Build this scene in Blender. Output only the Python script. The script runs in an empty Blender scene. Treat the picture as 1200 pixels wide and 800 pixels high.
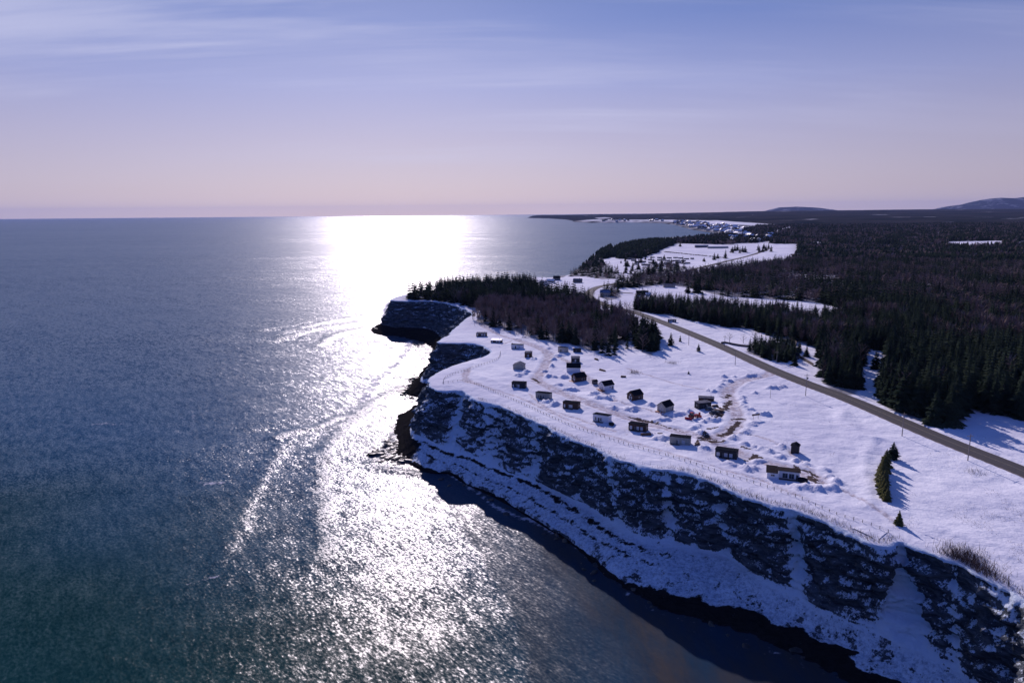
import bpy, math, random
import numpy as np
from mathutils import Vector, Matrix
random.seed(7); RNG = np.random.default_rng(7)
sc = bpy.context.scene
col = sc.collection

# ------------------------------------------------------------------ camera model
CAMZ = 112.0
PITCH = math.atan(150.1/800.0)
ROLL = 0.0085
SP, CP = math.sin(PITCH), math.cos(PITCH)
SR, CR = math.sin(ROLL), math.cos(ROLL)

def ray(px, py):
    u = (px-600.0)/800.0; v = (400.0-py)/800.0
    a = u*CR + v*SR; b = -u*SR + v*CR
    return a, CP+SP*b, -SP+CP*b
def W(px, py, z=30.0):
    x, y, zz = ray(px, py)
    t = (z-CAMZ)/zz
    return (x*t, y*t)
def sstep(a, b, x):
    t = np.clip((x-a)/(b-a), 0, 1); return t*t*(3-2*t)
def base_h(X, Y):
    """large-scale land height, ignoring the coast"""
    Y = np.asarray(Y, float); X = np.asarray(X, float)
    h = 30.0 - 10*sstep(750, 1500, Y)
    Yp = np.maximum(Y, 1)
    h = h + 62*sstep(3500, 12000, Y)*sstep(.16, .42, X/Yp)
    h = h + 30*sstep(9000, 15500, Y)
    h = h + 7*np.sin(X/900+1.3)*np.sin(Y/1300)*sstep(2500, 6000, Y)
    return h
def G(px, py):
    z = 30.0
    for _ in range(12):
        X, Y = W(px, py, z)
        z = .5*z + .5*float(base_h(X, Y))
    return X, Y
def project(X, Y, Z):
    X = np.asarray(X, float); Y = np.asarray(Y, float); dz = np.asarray(Z, float)-CAMZ
    f = Y*CP - dz*SP
    a = X/f; b = (Y*SP + dz*CP)/f
    u = a*CR - b*SR; v = a*SR + b*CR
    return 600+800*u, 400-800*v

# ------------------------------------------------------------------ numpy noise
_P = np.random.default_rng(3).permutation(512).astype(np.int64)
_P = np.concatenate([_P, _P, _P])
_GR = np.random.default_rng(5).normal(size=(512, 3)); _GR /= np.linalg.norm(_GR, axis=1)[:, None]
def pnoise(x, y, z=None):
    x = np.asarray(x, float); y = np.asarray(y, float)
    z = np.zeros_like(x) if z is None else np.asarray(z, float)+0*x
    xi = np.floor(x).astype(np.int64); yi = np.floor(y).astype(np.int64); zi = np.floor(z).astype(np.int64)
    xf, yf, zf = x-xi, y-yi, z-zi
    u, v, w = [t*t*t*(t*(t*6-15)+10) for t in (xf, yf, zf)]
    xi &= 511; yi &= 511; zi &= 511
    r = 0
    for i in (0, 1):
        for j in (0, 1):
            for k in (0, 1):
                g = _GR[_P[_P[_P[(xi+i) & 511] + ((yi+j) & 511)] + ((zi+k) & 511)] & 511]
                d = g[..., 0]*(xf-i) + g[..., 1]*(yf-j) + g[..., 2]*(zf-k)
                r = r + d*(u if i else 1-u)*(v if j else 1-v)*(w if k else 1-w)
    return r
def fbm(x, y, z=None, o=4, gain=.5):
    r = 0; a = 1.0; f = 1.0
    for i in range(o):
        r = r + a*pnoise(np.asarray(x)*f+17.3*i, np.asarray(y)*f-9.1*i, None if z is None else np.asarray(z)*f+3.7*i)
        a *= gain; f *= 2.03
    return r

# ------------------------------------------------------------------ mesh helpers
def new_obj(name, V, F, mat, parent=None, smooth=False, attrs=None, mats=None, midx=None):
    me = bpy.data.meshes.new(name)
    V = np.asarray(V, np.float32)
    if isinstance(F, np.ndarray):
        n = F.shape[1]; m = F.shape[0]
        me.vertices.add(len(V)); me.vertices.foreach_set('co', V.ravel())
        me.loops.add(m*n); me.loops.foreach_set('vertex_index', F.astype(np.int32).ravel())
        me.polygons.add(m)
        me.polygons.foreach_set('loop_start', np.arange(0, m*n, n, dtype=np.int32))
        me.polygons.foreach_set('loop_total', np.full(m, n, np.int32))
        me.update(calc_edges=True)
    else:
        me.from_pydata([tuple(map(float, v)) for v in V], [], F); me.update()
    if smooth:
        me.polygons.foreach_set('use_smooth', np.ones(len(me.polygons), bool))
    if attrs:
        for k, a in attrs.items():
            at = me.attributes.new(k, 'FLOAT', 'POINT'); at.data.foreach_set('value', np.asarray(a, np.float32).ravel())
    for m_ in (mats or [mat]): me.materials.append(m_)
    if midx is not None: me.polygons.foreach_set('material_index', np.asarray(midx, np.int32))
    o = bpy.data.objects.new(name, me); col.objects.link(o)
    if parent is not None: o.parent = parent
    return o
def tag(o, label=None, cat=None, group=None, kind=None):
    if label: o['label'] = label
    if cat: o['category'] = cat
    if group: o['group'] = group
    if kind: o['kind'] = kind
    return o
def empty(name, loc, rz=0, label=None, cat=None, group=None):
    o = bpy.data.objects.new(name, None); col.objects.link(o)
    o.location = loc; o.rotation_euler = (0, 0, rz); o.empty_display_size = .3
    return tag(o, label, cat, group)
KIDS = {}
def copy_tree(root, loc, rz=0, scale=None, label=None, group=None):
    r = root.copy(); col.objects.link(r); r.location = loc; r.rotation_euler = (0, 0, rz)
    if scale is not None: r.scale = scale if hasattr(scale, '__len__') else (scale,)*3
    if label: r['label'] = label
    if group: r['group'] = group
    ch = KIDS.get(root.name)
    if ch is None: ch = KIDS[root.name] = list(root.children)
    for c0 in ch:
        c = c0.copy(); col.objects.link(c); c.parent = r
        g0 = KIDS.get(c0.name)
        if g0 is None: g0 = KIDS[c0.name] = list(c0.children)
        for g in g0:
            d = g.copy(); col.objects.link(d); d.parent = c
    return r
class MB:
    def __init__(s): s.v = []; s.f = []
    def box(s, x0, x1, y0, y1, z0, z1):
        n = len(s.v)
        s.v += [(x0,y0,z0),(x1,y0,z0),(x1,y1,z0),(x0,y1,z0),(x0,y0,z1),(x1,y0,z1),(x1,y1,z1),(x0,y1,z1)]
        s.f += [tuple(n+i for i in q) for q in ((0,3,2,1),(4,5,6,7),(0,1,5,4),(1,2,6,5),(2,3,7,6),(3,0,4,7))]
        return s
    def prism(s, pts, x0, x1):
        """polygon pts in (y,z), extruded along x"""
        n = len(s.v); k = len(pts)
        s.v += [(x0, p[0], p[1]) for p in pts] + [(x1, p[0], p[1]) for p in pts]
        s.f += [tuple(n+i for i in range(k))[::-1], tuple(n+k+i for i in range(k))]
        s.f += [(n+i, n+(i+1) % k, n+k+(i+1) % k, n+k+i) for i in range(k)]
        return s
    def tube(s, p0, p1, r0, r1=None, n=6):
        r1 = r0 if r1 is None else r1
        p0 = Vector(p0); p1 = Vector(p1); d = (p1-p0).normalized()
        a = d.orthogonal().normalized(); b = d.cross(a)
        m = len(s.v)
        for p, r in ((p0, r0), (p1, r1)):
            for i in range(n):
                t = 2*math.pi*i/n
                s.v.append(tuple(p + a*(r*math.cos(t)) + b*(r*math.sin(t))))
        s.f += [(m+i, m+(i+1) % n, m+n+(i+1) % n, m+n+i) for i in range(n)]
        s.f += [tuple(m+i for i in range(n))[::-1], tuple(m+n+i for i in range(n))]
        return s
    def build(s, name, mat, parent=None):
        return new_obj(name, s.v, s.f, mat, parent)

# ------------------------------------------------------------------ materials
def nt(name):
    m = bpy.data.materials.new(name); m.use_nodes = True
    t = m.node_tree; t.nodes.clear()
    out = t.nodes.new('ShaderNodeOutputMaterial'); b = t.nodes.new('ShaderNodeBsdfPrincipled')
    t.links.new(b.outputs[0], out.inputs[0])
    return m, t, b
class NB:
    """tiny node builder"""
    def __init__(s, t): s.t = t
    def n(s, typ, **k):
        nd = s.t.nodes.new(typ)
        for a, v in k.items(): setattr(nd, a, v)
        return nd
    def put(s, sock, v):
        if v is None: return
        if isinstance(v, bpy.types.NodeSocket): s.t.links.new(v, sock)
        else:
            if hasattr(v, '__len__') and len(v) == 3 and sock.type == 'RGBA': v = (*v, 1)
            sock.default_value = v
    def math(s, op, a, b=None, c=None, clamp=False):
        nd = s.n('ShaderNodeMath', operation=op, use_clamp=clamp)
        s.put(nd.inputs[0], a); s.put(nd.inputs[1], b)
        if c is not None: s.put(nd.inputs[2], c)
        return nd.outputs[0]
    def vmath(s, op, a, b=None, scale=None):
        nd = s.n('ShaderNodeVectorMath', operation=op)
        s.put(nd.inputs[0], a); s.put(nd.inputs[1], b)
        if scale is not None: s.put(nd.inputs['Scale'], scale)
        return nd.outputs['Value'] if op in ('DOT_PRODUCT', 'LENGTH', 'DISTANCE') else nd.outputs[0]
    def mix(s, f, a, b, blend='MIX'):
        nd = s.n('ShaderNodeMix', data_type='RGBA', blend_type=blend)
        s.put(nd.inputs[0], f); s.put(nd.inputs[6], a); s.put(nd.inputs[7], b)
        return nd.outputs[2]
    def mixf(s, f, a, b):
        nd = s.n('ShaderNodeMix', data_type='FLOAT')
        s.put(nd.inputs[0], f); s.put(nd.inputs[2], a); s.put(nd.inputs[3], b)
        return nd.outputs[0]
    def noise(s, vec, scale, detail=2, rough=.5, out=0, dist=0):
        nd = s.n('ShaderNodeTexNoise')
        s.put(nd.inputs['Vector'], vec); s.put(nd.inputs['Scale'], scale); s.put(nd.inputs['Detail'], detail)
        s.put(nd.inputs['Roughness'], rough); s.put(nd.inputs['Distortion'], dist)
        return nd.outputs[out]
    def mapr(s, v, a, b, c=0, d=1, smooth=True):
        nd = s.n('ShaderNodeMapRange', interpolation_type='SMOOTHSTEP' if smooth else 'LINEAR')
        for i, q in enumerate((v, a, b, c, d)): s.put(nd.inputs[i], q)
        return nd.outputs[0]
    def mapping(s, vec, rot=(0,0,0), scale=(1,1,1), loc=(0,0,0)):
        nd = s.n('ShaderNodeMapping'); s.put(nd.inputs[0], vec)
        nd.inputs['Rotation'].default_value = rot; nd.inputs['Scale'].default_value = scale; nd.inputs['Location'].default_value = loc
        return nd.outputs[0]
    def attr(s, name): return s.n('ShaderNodeAttribute', attribute_name=name).outputs['Fac']
    def pos(s): return s.n('ShaderNodeNewGeometry').outputs['Position']
    def nrm(s): return s.n('ShaderNodeNewGeometry').outputs['Normal']
    def sep(s, v): nd = s.n('ShaderNodeSeparateXYZ'); s.put(nd.inputs[0], v); return nd.outputs
    def comb(s, x, y, z): nd = s.n('ShaderNodeCombineXYZ'); [s.put(nd.inputs[i], q) for i, q in enumerate((x, y, z))]; return nd.outputs[0]
    def bump(s, h, strength, dist, nrm=None):
        nd = s.n('ShaderNodeBump'); s.put(nd.inputs['Strength'], strength); s.put(nd.inputs['Distance'], dist); s.put(nd.inputs['Height'], h)
        if nrm is not None: s.put(nd.inputs['Normal'], nrm)
        return nd.outputs[0]

SNOW = (.80, .80, .86)
def snow_color(nb, P):
    a = nb.noise(P, .02, 3, .6)
    return nb.mix(nb.mapr(a, .35, .7), (.85, .84, .87), (.72, .71, .78))

# --- ground: snow, lane slush, dirt, forest floor
M = {}
def make_ground_mat():
    m, t, b = nt('snow_ground'); nb = NB(t); P = nb.pos(); sx = nb.sep(P)
    c = snow_color(nb, P)
    # dead grass and scrub poking through wind-scoured snow
    g1 = nb.noise(P, .035, 4, .65); g2 = nb.noise(nb.mapping(P, scale=(1, .35, 1)), .9, 5, .75)
    scr = nb.math('MULTIPLY', nb.mapr(g1, .52, .66), nb.mapr(g2, .56, .70))
    c = nb.mix(nb.math('MULTIPLY', scr, .55), c, (.30, .24, .22))
    # lane
    ln = nb.attr('lane'); n3 = nb.noise(P, .5, 5, .7)
    c = nb.mix(nb.math('MULTIPLY', ln, nb.mapr(n3, .35, .62, .15, .95)), c, (.46, .39, .40))
    dirt = nb.attr('dirt')
    dm = nb.mapr(nb.math('ADD', dirt, nb.math('MULTIPLY', nb.math('SUBTRACT', n3, .5), 3.0)), .62, .75)
    c = nb.mix(dm, c, nb.mix(nb.noise(P, 2.0, 4, .7), (.05, .038, .033), (.12, .092, .082)))
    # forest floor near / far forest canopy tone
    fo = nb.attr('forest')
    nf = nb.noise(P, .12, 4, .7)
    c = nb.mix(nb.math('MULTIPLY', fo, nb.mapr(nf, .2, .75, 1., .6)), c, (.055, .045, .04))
    far = nb.attr('farwood')
    nw = nb.noise(nb.mapping(P, scale=(.35, 1, 1)), .0035, 6, .65)
    wood = nb.mix(nb.mapr(nw, .40, .62), (.010, .018, .022), (.045, .042, .046))
    clr = nb.noise(nb.mapping(P, scale=(.5, 1, 1), loc=(311, 77, 0)), .0022, 5, .62)
    wood = nb.mix(nb.mapr(clr, .645, .67), wood, (.45, .45, .50))
    c = nb.mix(far, c, wood)
    nz = nb.sep(nb.nrm())[2]
    rk = nb.mapr(nz, .62, .45)
    c = nb.mix(rk, c, (.06, .055, .05))
    t.links.new(c, b.inputs['Base Color']); b.inputs['Roughness'].default_value = .85; b.inputs['Specular IOR Level'].default_value = 0
    h1 = nb.noise(nb.mapping(P, rot=(0, 0, .5), scale=(1, .3, 1)), .5, 5, .62)
    h2 = nb.noise(P, .12, 4, .55)
    h3 = nb.noise(P, 1.7, 4, .65)
    h = nb.math('ADD', nb.math('MULTIPLY', h1, .55), nb.math('ADD', nb.math('MULTIPLY', h2, 2.6), nb.math('MULTIPLY', h3, nb.math('ADD', .12, nb.math('MULTIPLY', ln, .3)))))
    t.links.new(nb.bump(h, nb.math('MULTIPLY', nb.math('SUBTRACT', 1, far), .55), .8), b.inputs['Normal'])
    return m
M['ground'] = make_ground_mat()

def make_cliff_mat():
    m, t, b = nt('cliff_rock_and_snow'); nb = NB(t); P = nb.pos(); s = nb.sep(P)
    nz = nb.sep(nb.nrm())[2]
    PR = nb.mapping(P, rot=(0.12, 0.09, 0), scale=(.22, .22, 1.0))
    st = nb.noise(PR, .9, 6, .72)
    st2 = nb.noise(nb.mapping(P, scale=(1, 1, .8)), .5, 6, .72)
    rock = nb.mix(nb.mapr(st, .35, .65), (.032, .040, .052), (.13, .145, .165))
    rock = nb.mix(nb.mapr(st2, .58, .72), rock, (.22, .19, .17))
    snow = (.70, .78, .88)  # blue tint: the cliff's shade put into the snow colour
    bias = nb.attr('snow')       # -1 bare .. +1 all snow
    st3 = nb.noise(nb.mapping(P, rot=(.3, .5, .2), scale=(1, 1, .6)), 1.9, 5, .7)
    vst = nb.noise(nb.mapping(P, rot=(.1, -.15, 0), scale=(1, 1, .22)), .85, 6, .75)
    q = nb.math('ADD', nb.math('ADD', nb.math('MULTIPLY', nb.math('SUBTRACT', st2, .5), .9), nb.math('MULTIPLY', nb.math('SUBTRACT', vst, .5), 1.7)), nb.math('ADD', nb.math('MULTIPLY', nb.math('SUBTRACT', st, .5), .6), nb.math('MULTIPLY', nb.math('SUBTRACT', st3, .5), 2.6)))
    q2 = nb.math('MULTIPLY', nb.math('SUBTRACT', nz, .35), .85)
    sm = nb.mapr(nb.math('ADD', nb.math('ADD', q, q2), bias), .0, .26)
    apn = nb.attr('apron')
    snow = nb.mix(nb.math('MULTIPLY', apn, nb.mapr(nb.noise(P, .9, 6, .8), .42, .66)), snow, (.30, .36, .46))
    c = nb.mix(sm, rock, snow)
    wet = nb.attr('wet')
    wn = nb.noise(P, .55, 5, .75)
    wm = nb.mapr(nb.math('ADD', wet, nb.math('MULTIPLY', nb.math('SUBTRACT', wn, .5), 1.4)), .42, .56)
    c = nb.mix(wm, c, nb.mix(nb.mapr(st3, .66, .74), nb.mix(wn, (.005, .005, .006), (.034, .031, .030)), (.22, .24, .28)))
    t.links.new(c, b.inputs['Base Color'])
    b.inputs['Roughness'].default_value = .8
    b.inputs['Specular IOR Level'].default_value = 0
    hh = nb.math('ADD', nb.math('MULTIPLY', st, .8), nb.math('ADD', nb.math('MULTIPLY', st2, .9), nb.math('MULTIPLY', nb.noise(P, 2.2, 5, .7), .3)))
    hh = nb.math('ADD', hh, nb.math('MULTIPLY', sm, .15))
    t.links.new(nb.bump(hh, .8, 1.1), b.inputs['Normal'])
    return m
M['cliff'] = make_cliff_mat()

def make_water_mat():
    m, t, b = nt('sea_water'); nb = NB(t); P = nb.pos()
    shal = nb.attr('shallow'); foam_glint = nb.attr('foam_glint'); calm = nb.attr('calm'); teal = nb.attr('teal')
    c = nb.mix(teal, (.011, .072, .150), (.002, .036, .038))
    sn = nb.noise(nb.mapping(P, rot=(0, 0, .6), scale=(1, .3, 1)), .05, 5, .7)
    c = nb.mix(nb.math('MULTIPLY', shal, nb.mapr(sn, .3, .7, .55, 1)), c, nb.mix(nb.mapr(sn, .35, .65), (.022, .020, .020), (.055, .048, .044)))
    # waves: slopes from anisotropic noise at several wavelengths
    ang = math.radians(48); swell = nb.attr('swell')
    def slopes(scale, st, det, rot=ang):
        v = nb.mapping(nb.mapping(P, rot=(0, 0, rot)), scale=(st, 1, 1))
        cc = nb.noise(v, scale, det, .6, out=1)
        return nb.vmath('SUBTRACT', cc, (.5, .5, .5))
    a1 = slopes(1.5, .5, 1.5); a2 = slopes(.42, .30, 2, math.radians(54)); a3 = slopes(.07, .25, 2, math.radians(40))
    big = nb.noise(nb.mapping(P, rot=(0, 0, .25), scale=(.25, 1, 1)), .0022, 4, .6)
    mid = nb.noise(nb.mapping(P, rot=(0, 0, -.5), scale=(.3, 1, 1)), .012, 4, .65)
    amp = nb.math('MULTIPLY', nb.mapr(big, .35, .65, .62, 1.3), nb.mapr(mid, .32, .68, .72, 1.25))
    amp = nb.math('MULTIPLY', amp, nb.math('SUBTRACT', nb.math('ADD', 1, nb.math('MULTIPLY', swell, .55)), nb.math('MULTIPLY', calm, .75)))
    S = nb.vmath('ADD', nb.vmath('SCALE', a1, scale=1.0), nb.vmath('ADD', nb.vmath('SCALE', a2, scale=.6), nb.vmath('SCALE', a3, scale=.2)))
    S = nb.vmath('SCALE', S, scale=nb.math('MULTIPLY', amp, WAVE))
    S = nb.vmath('MULTIPLY', S, (1.15, 1.15, 0))
    N = nb.vmath('NORMALIZE', nb.vmath('ADD', nb.nrm(), S))
    t.links.new(N, b.inputs['Normal'])
    fn = nb.noise(P, .35, 6, .75); fn2 = nb.noise(P, .06, 3, .6)
    fm = nb.mapr(nb.math('ADD', foam_glint, nb.math('ADD', nb.math('MULTIPLY', nb.math('SUBTRACT', fn, .5), 2.0), nb.math('MULTIPLY', nb.math('SUBTRACT', fn2, .5), 1.0))), .55, .85)
    fm = nb.math('MULTIPLY', fm, nb.mapr(foam_glint, 0.0, .12))
    c = nb.mix(nb.math('MULTIPLY', fm, .75), c, (.62, .60, .66))  # white for real foam and for sun glints painted on swells
    t.links.new(c, b.inputs['Base Color'])
    t.links.new(nb.mixf(fm, nb.math('ADD', WROUGH, nb.math('MULTIPLY', swell, .10)), .8), b.inputs['Roughness'])
    b.inputs['IOR'].default_value = 1.333; b.inputs['Specular IOR Level'].default_value = .095
    return m
WAVE = .76; WROUGH = .30
M['water'] = make_water_mat()

def simple(name, c1, c2=None, scale=1.0, rough=.7, stretch=(1, 1, 1), metal=0, bump=0, spec=.5):
    m, t, b = nt(name); nb = NB(t)
    co = nb.n('ShaderNodeTexCoord').outputs['Object']
    c2 = c2 or tuple(x*.7 for x in c1)
    n = nb.noise(nb.mapping(co, scale=stretch), scale, 4, .65)
    t.links.new(nb.mix(nb.mapr(n, .3, .7), c1, c2), b.inputs['Base Color'])
    b.inputs['Roughness'].default_value = rough; b.inputs['Metallic'].default_value = metal
    b.inputs['Specular IOR Level'].default_value = spec
    if bump: t.links.new(nb.bump(n, .5, bump), b.inputs['Normal'])
    return m
def siding(name, c1, c2, pitch=.18):
    """painted or stained boards: stripes with their own tone, vertical"""
    m, t, b = nt(name); nb = NB(t)
    co = nb.n('ShaderNodeTexCoord').outputs['Object']; s = nb.sep(co)
    k = nb.math('FLOOR', nb.math('DIVIDE', nb.math('ADD', s[0], s[1]), pitch))
    wn = nb.n('ShaderNodeTexWhiteNoise', noise_dimensions='1D'); nb.put(wn.inputs['W'], k)
    n = nb.noise(co, 1.3, 4, .7)
    f = nb.math('ADD', nb.math('MULTIPLY', wn.outputs[0], .5), nb.math('MULTIPLY', n, .5))
    t.links.new(nb.mix(f, c1, c2), b.inputs['Base Color']); b.inputs['Roughness'].default_value = .75
    b.inputs['Specular IOR Level'].default_value = .25
    return m
M['roof_dark'] = simple('dark_roof_sheet', (.012, .014, .020), (.022, .024, .03), 1.5, .7, spec=0)
M['roof_grey'] = simple('frosted_grey_roof', (.10, .10, .12), (.20, .20, .23), .5, .9, spec=0)
M['roof_brown'] = simple('brown_roof_felt', (.028, .023, .023), (.045, .038, .038), .8, .9, spec=0)
M['roof_snow'] = simple('roof_snow', (.78, .78, .84), (.66, .68, .76), .5, .6, bump=.1)
M['w_brown'] = siding('brown_boards', (.075, .042, .03), (.05, .03, .024))
M['w_black'] = siding('charcoal_boards', (.022, .022, .027), (.035, .035, .04))
M['w_grey'] = siding('grey_boards', (.25, .24, .22), (.34, .33, .30))
M['w_beige'] = siding('beige_boards', (.42, .39, .34), (.33, .31, .28))
M['w_white'] = siding('white_boards', (.72, .71, .74), (.62, .62, .66))
M['w_darkgrey'] = siding('dark_grey_boards', (.07, .07, .08), (.10, .10, .11))
M['frame'] = simple('pale_window_frame', (.55, .54, .56), (.45, .44, .47), 3, .5)
M['deck'] = simple('orange_cedar_deck', (.42, .17, .07), (.30, .11, .05), 2, .7, (1, 6, 1))
M['wood'] = simple('weathered_wood', (.16, .12, .10), (.09, .07, .06), 2, .85)
M['pole'] = simple('grey_pole_wood', (.26, .22, .20), (.17, .14, .13), 2, .85, (1, 1, .2))
M['metal'] = simple('grey_metal', (.3, .3, .32), (.2, .2, .22), 3, .4, metal=.7)
M['red'] = simple('red_machine_paint', (.45, .02, .025), (.28, .02, .02), 2, .35)
M['rubber'] = simple('black_rubber', (.02, .02, .02), (.035, .03, .03), 4, .8)
M['rock'] = simple('dark_wet_rock', (.012, .012, .014), (.05, .045, .045), .6, .5, bump=.15)
M['log'] = simple('stacked_lumber', (.22, .13, .08), (.10, .06, .04), 1.2, .8)
M['bush'] = simple('bare_brown_twigs', (.13, .085, .07), (.075, .05, .045), 1.5, .9, spec=.1)
def glass_mat():
    m, t, b = nt('window_glass'); b.inputs['Base Color'].default_value = (.03, .04, .05, 1)
    b.inputs['Roughness'].default_value = .06; b.inputs['Metallic'].default_value = 0; b.inputs['IOR'].default_value = 1.6
    return m
M['glass'] = glass_mat()
def pane_curtain():
    m, t, b = nt('curtained_window_glass'); b.inputs['Base Color'].default_value = (.42, .43, .48, 1)
    b.inputs['Roughness'].default_value = .12
    return m
M['curtain'] = pane_curtain()
def foliage(name, c1, c2, scale=.35):
    m, t, b = nt(name); nb = NB(t); P = nb.pos()
    n = nb.noise(P, scale, 3, .6)
    oi = nb.n('ShaderNodeObjectInfo').outputs['Random']
    c = nb.mix(nb.mapr(n, .3, .7), c1, c2)
    c = nb.mix(nb.mapr(nb.noise(P, .03, 2, .5), .45, .7, 0, .5), c, tuple(x*1.5 for x in c2))
    t.links.new(c, b.inputs['Base Color']); b.inputs['Roughness'].default_value = .9
    b.inputs['Specular IOR Level'].default_value = 0
    return m
M['spruce'] = foliage('spruce_needles', (.014, .024, .018), (.034, .044, .028))
M['cedar'] = foliage('olive_cedar_needles', (.075, .078, .030), (.110, .100, .045))
M['bark'] = simple('tree_bark', (.09, .07, .06), (.05, .04, .035), 1, .9, (1, 1, .2), spec=.1)
M['twig'] = foliage('bare_twigs', (.25, .185, .17), (.16, .12, .11))
def road_mat():
    m, t, b = nt('road_asphalt'); nb = NB(t); P = nb.pos()
    e = nb.attr('across'); al = nb.attr('along')
    n = nb.noise(P, .8, 5, .7)
    c = nb.mix(n, (.070, .064, .064), (.10, .092, .092))
    edge = nb.math('ABSOLUTE', e)
    sh = nb.mapr(nb.math('ADD', edge, nb.math('MULTIPLY', nb.math('SUBTRACT', n, .5), .5)), .74, .86)
    c = nb.mix(sh, c, (.22, .18, .165))
    sn = nb.mapr(nb.math('ADD', edge, nb.math('MULTIPLY', nb.math('SUBTRACT', nb.noise(P, .35, 4, .7), .5), .5)), .93, 1.0)
    c = nb.mix(sn, c, (.72, .71, .76))
    t.links.new(c, b.inputs['Base Color']); b.inputs['Roughness'].default_value = .85
    b.inputs['Specular IOR Level'].default_value = .08
    return m
M['road'] = road_mat()
M['paint'] = simple('worn_yellow_paint', (.22, .19, .11), (.15, .13, .10), 1.0, .7)

# ------------------------------------------------------------------ coast stations: rim z30 | toe z7 | apron z2 | waterline
def P_(px, py, z): return W(px, py, z)
ST = []
def st(rim, toe, ap, wa):
    ST.append([W(*rim, 30), W(*toe, 7), W(*ap, 2), W(*wa, -.3)])
def stw(rim, toe, ap, wa):
    ST.append([rim, toe, ap, wa])
stw((330, -60), (322, -68), (310, -80), (298, -92))
stw((262, 20), (255, 12), (242, 0), (231, -11))
stw((205, 72), (199, 64), (188, 52), (177, 42))
st((1330, 795), (1330, 955), (1270, 960), (1200, 965))
st((1200, 701), (1205, 850), (1140, 845), (1075, 850))
st((1137, 665), (1142, 797), (1085, 808), (1010, 815))
st((1092, 648), (1092, 768), (1050, 788), (985, 797))
st((1056, 632), (1060, 756), (1020, 770), (954, 779))
st((1029, 637), (1022, 738), (990, 755), (928, 768))
st((978, 615), (975, 720), (940, 731), (893, 754))
st((945, 601), (940, 700), (905, 718), (861, 742))
st((900, 590), (900, 683), (865, 702), (820, 729))
st((852, 572), (855, 652), (820, 691), (780, 716))
st((804, 553), (800, 640), (760, 678), (735, 696))
st((765, 548), (768, 632), (725, 665), (708, 675))
st((732, 540), (735, 622), (693, 645), (682, 650))
st((700, 526), (700, 600), (660, 625), (648, 625))
st((660, 508), (663, 580), (625, 603), (612, 603))
st((620, 490), (622, 562), (590, 580), (578, 583))
st((580, 473), (580, 548), (555, 566), (545, 569))
st((556, 467), (553, 535), (535, 553), (524, 556))
st((543, 457), (527, 528), (512, 548), (504, 555))
st((514, 456), (502, 515), (488, 535), (482, 547))
st((501, 448), (484, 510), (474, 522), (462, 528))
st((505, 441), (486, 490), (474, 490), (464, 492))
stw((-33, 368), (-50, 378), (-56, 381), (-61, 383))
stw((-13, 402), (-36, 400), (-50, 401), (-57, 402))
stw((-24, 433), (-42, 420), (-54, 414), (-60, 412))
stw((-47, 438), (-58, 430), (-64, 425), (-69, 423))
stw((-44, 464), (-58, 464), (-63, 464), (-67, 464))
stw((-42, 493), (-56, 495), (-61, 495), (-65, 496))
stw((-37, 538), (-52, 534), (-58, 531), (-62, 529))
stw((-33, 567), (-54, 556), (-60, 552), (-65, 547))
stw((-46, 606), (-62, 592), (-67, 588), (-72, 582))
stw((-67, 645), (-75, 632), (-82, 622), (-92, 610))
stw((-88, 655), (-95, 644), (-101, 637), (-109, 627))
stw((-110, 657), (-117, 650), (-122, 645), (-129, 640))
stw((-119, 668), (-128, 667), (-133, 666), (-140, 665))
stw((-113, 702), (-125, 705), (-130, 707), (-137, 709))
stw((-92, 745), (-103, 753), (-108, 757), (-115, 762))
stw((-50, 800), (-59, 810), (-63, 815), (-69, 822))
stw((0, 860), (-7, 870), (-11, 876), (-17, 884))
stw((32, 905), (26, 915), (22, 922), (17, 930))
ST = np.array(ST, float)     # n,4,2
NS = len(ST)
def catmull(A, t):
    i = np.clip(np.floor(t).astype(int), 0, NS-2); f = (t-i)[:, None, None]
    p0 = A[np.clip(i-1, 0, NS-1)]; p1 = A[i]; p2 = A[i+1]; p3 = A[np.clip(i+2, 0, NS-1)]
    return .5*((2*p1)+(-p0+p2)*f+(2*p0-5*p1+4*p2-p3)*f*f+(-p0+3*p1-3*p2+p3)*f**3)
tt = np.linspace(0, NS-1, 6000)
C4 = catmull(ST, tt)
seg = np.linalg.norm(np.diff(C4, axis=0), axis=2).mean(axis=1)
midY = C4[:-1, 0, 1]
step = np.where(midY < 20, 2.0, np.where(midY < 330, .42, np.where(midY < 480, .7, 1.3)))
cum = np.concatenate([[0], np.cumsum(seg/step)])
NU = int(cum[-1])
tu = np.interp(np.linspace(0, cum[-1], NU), cum, tt)
CU = catmull(ST, tu)     # NU,4,2
rim = CU[:, 0]; 
# rim with small natural wobble
tang = np.gradient(rim, axis=0); tang /= np.linalg.norm(tang, axis=1)[:, None]
nrm2 = np.stack([tang[:, 1]*-1, tang[:, 0]], 1)   # candidate normal
# seaward = toward waterline
sgn = np.sign(np.sum(nrm2*(CU[:, 3]-CU[:, 0]), axis=1)); nrm2 *= np.median(sgn)
arc = np.concatenate([[0], np.cumsum(np.linalg.norm(np.diff(rim, axis=0), axis=1))])
wob = 2.0*fbm(rim[:, 0]/14, rim[:, 1]/14, o=4, gain=.55)
rim = rim + nrm2*wob[:, None]

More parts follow.
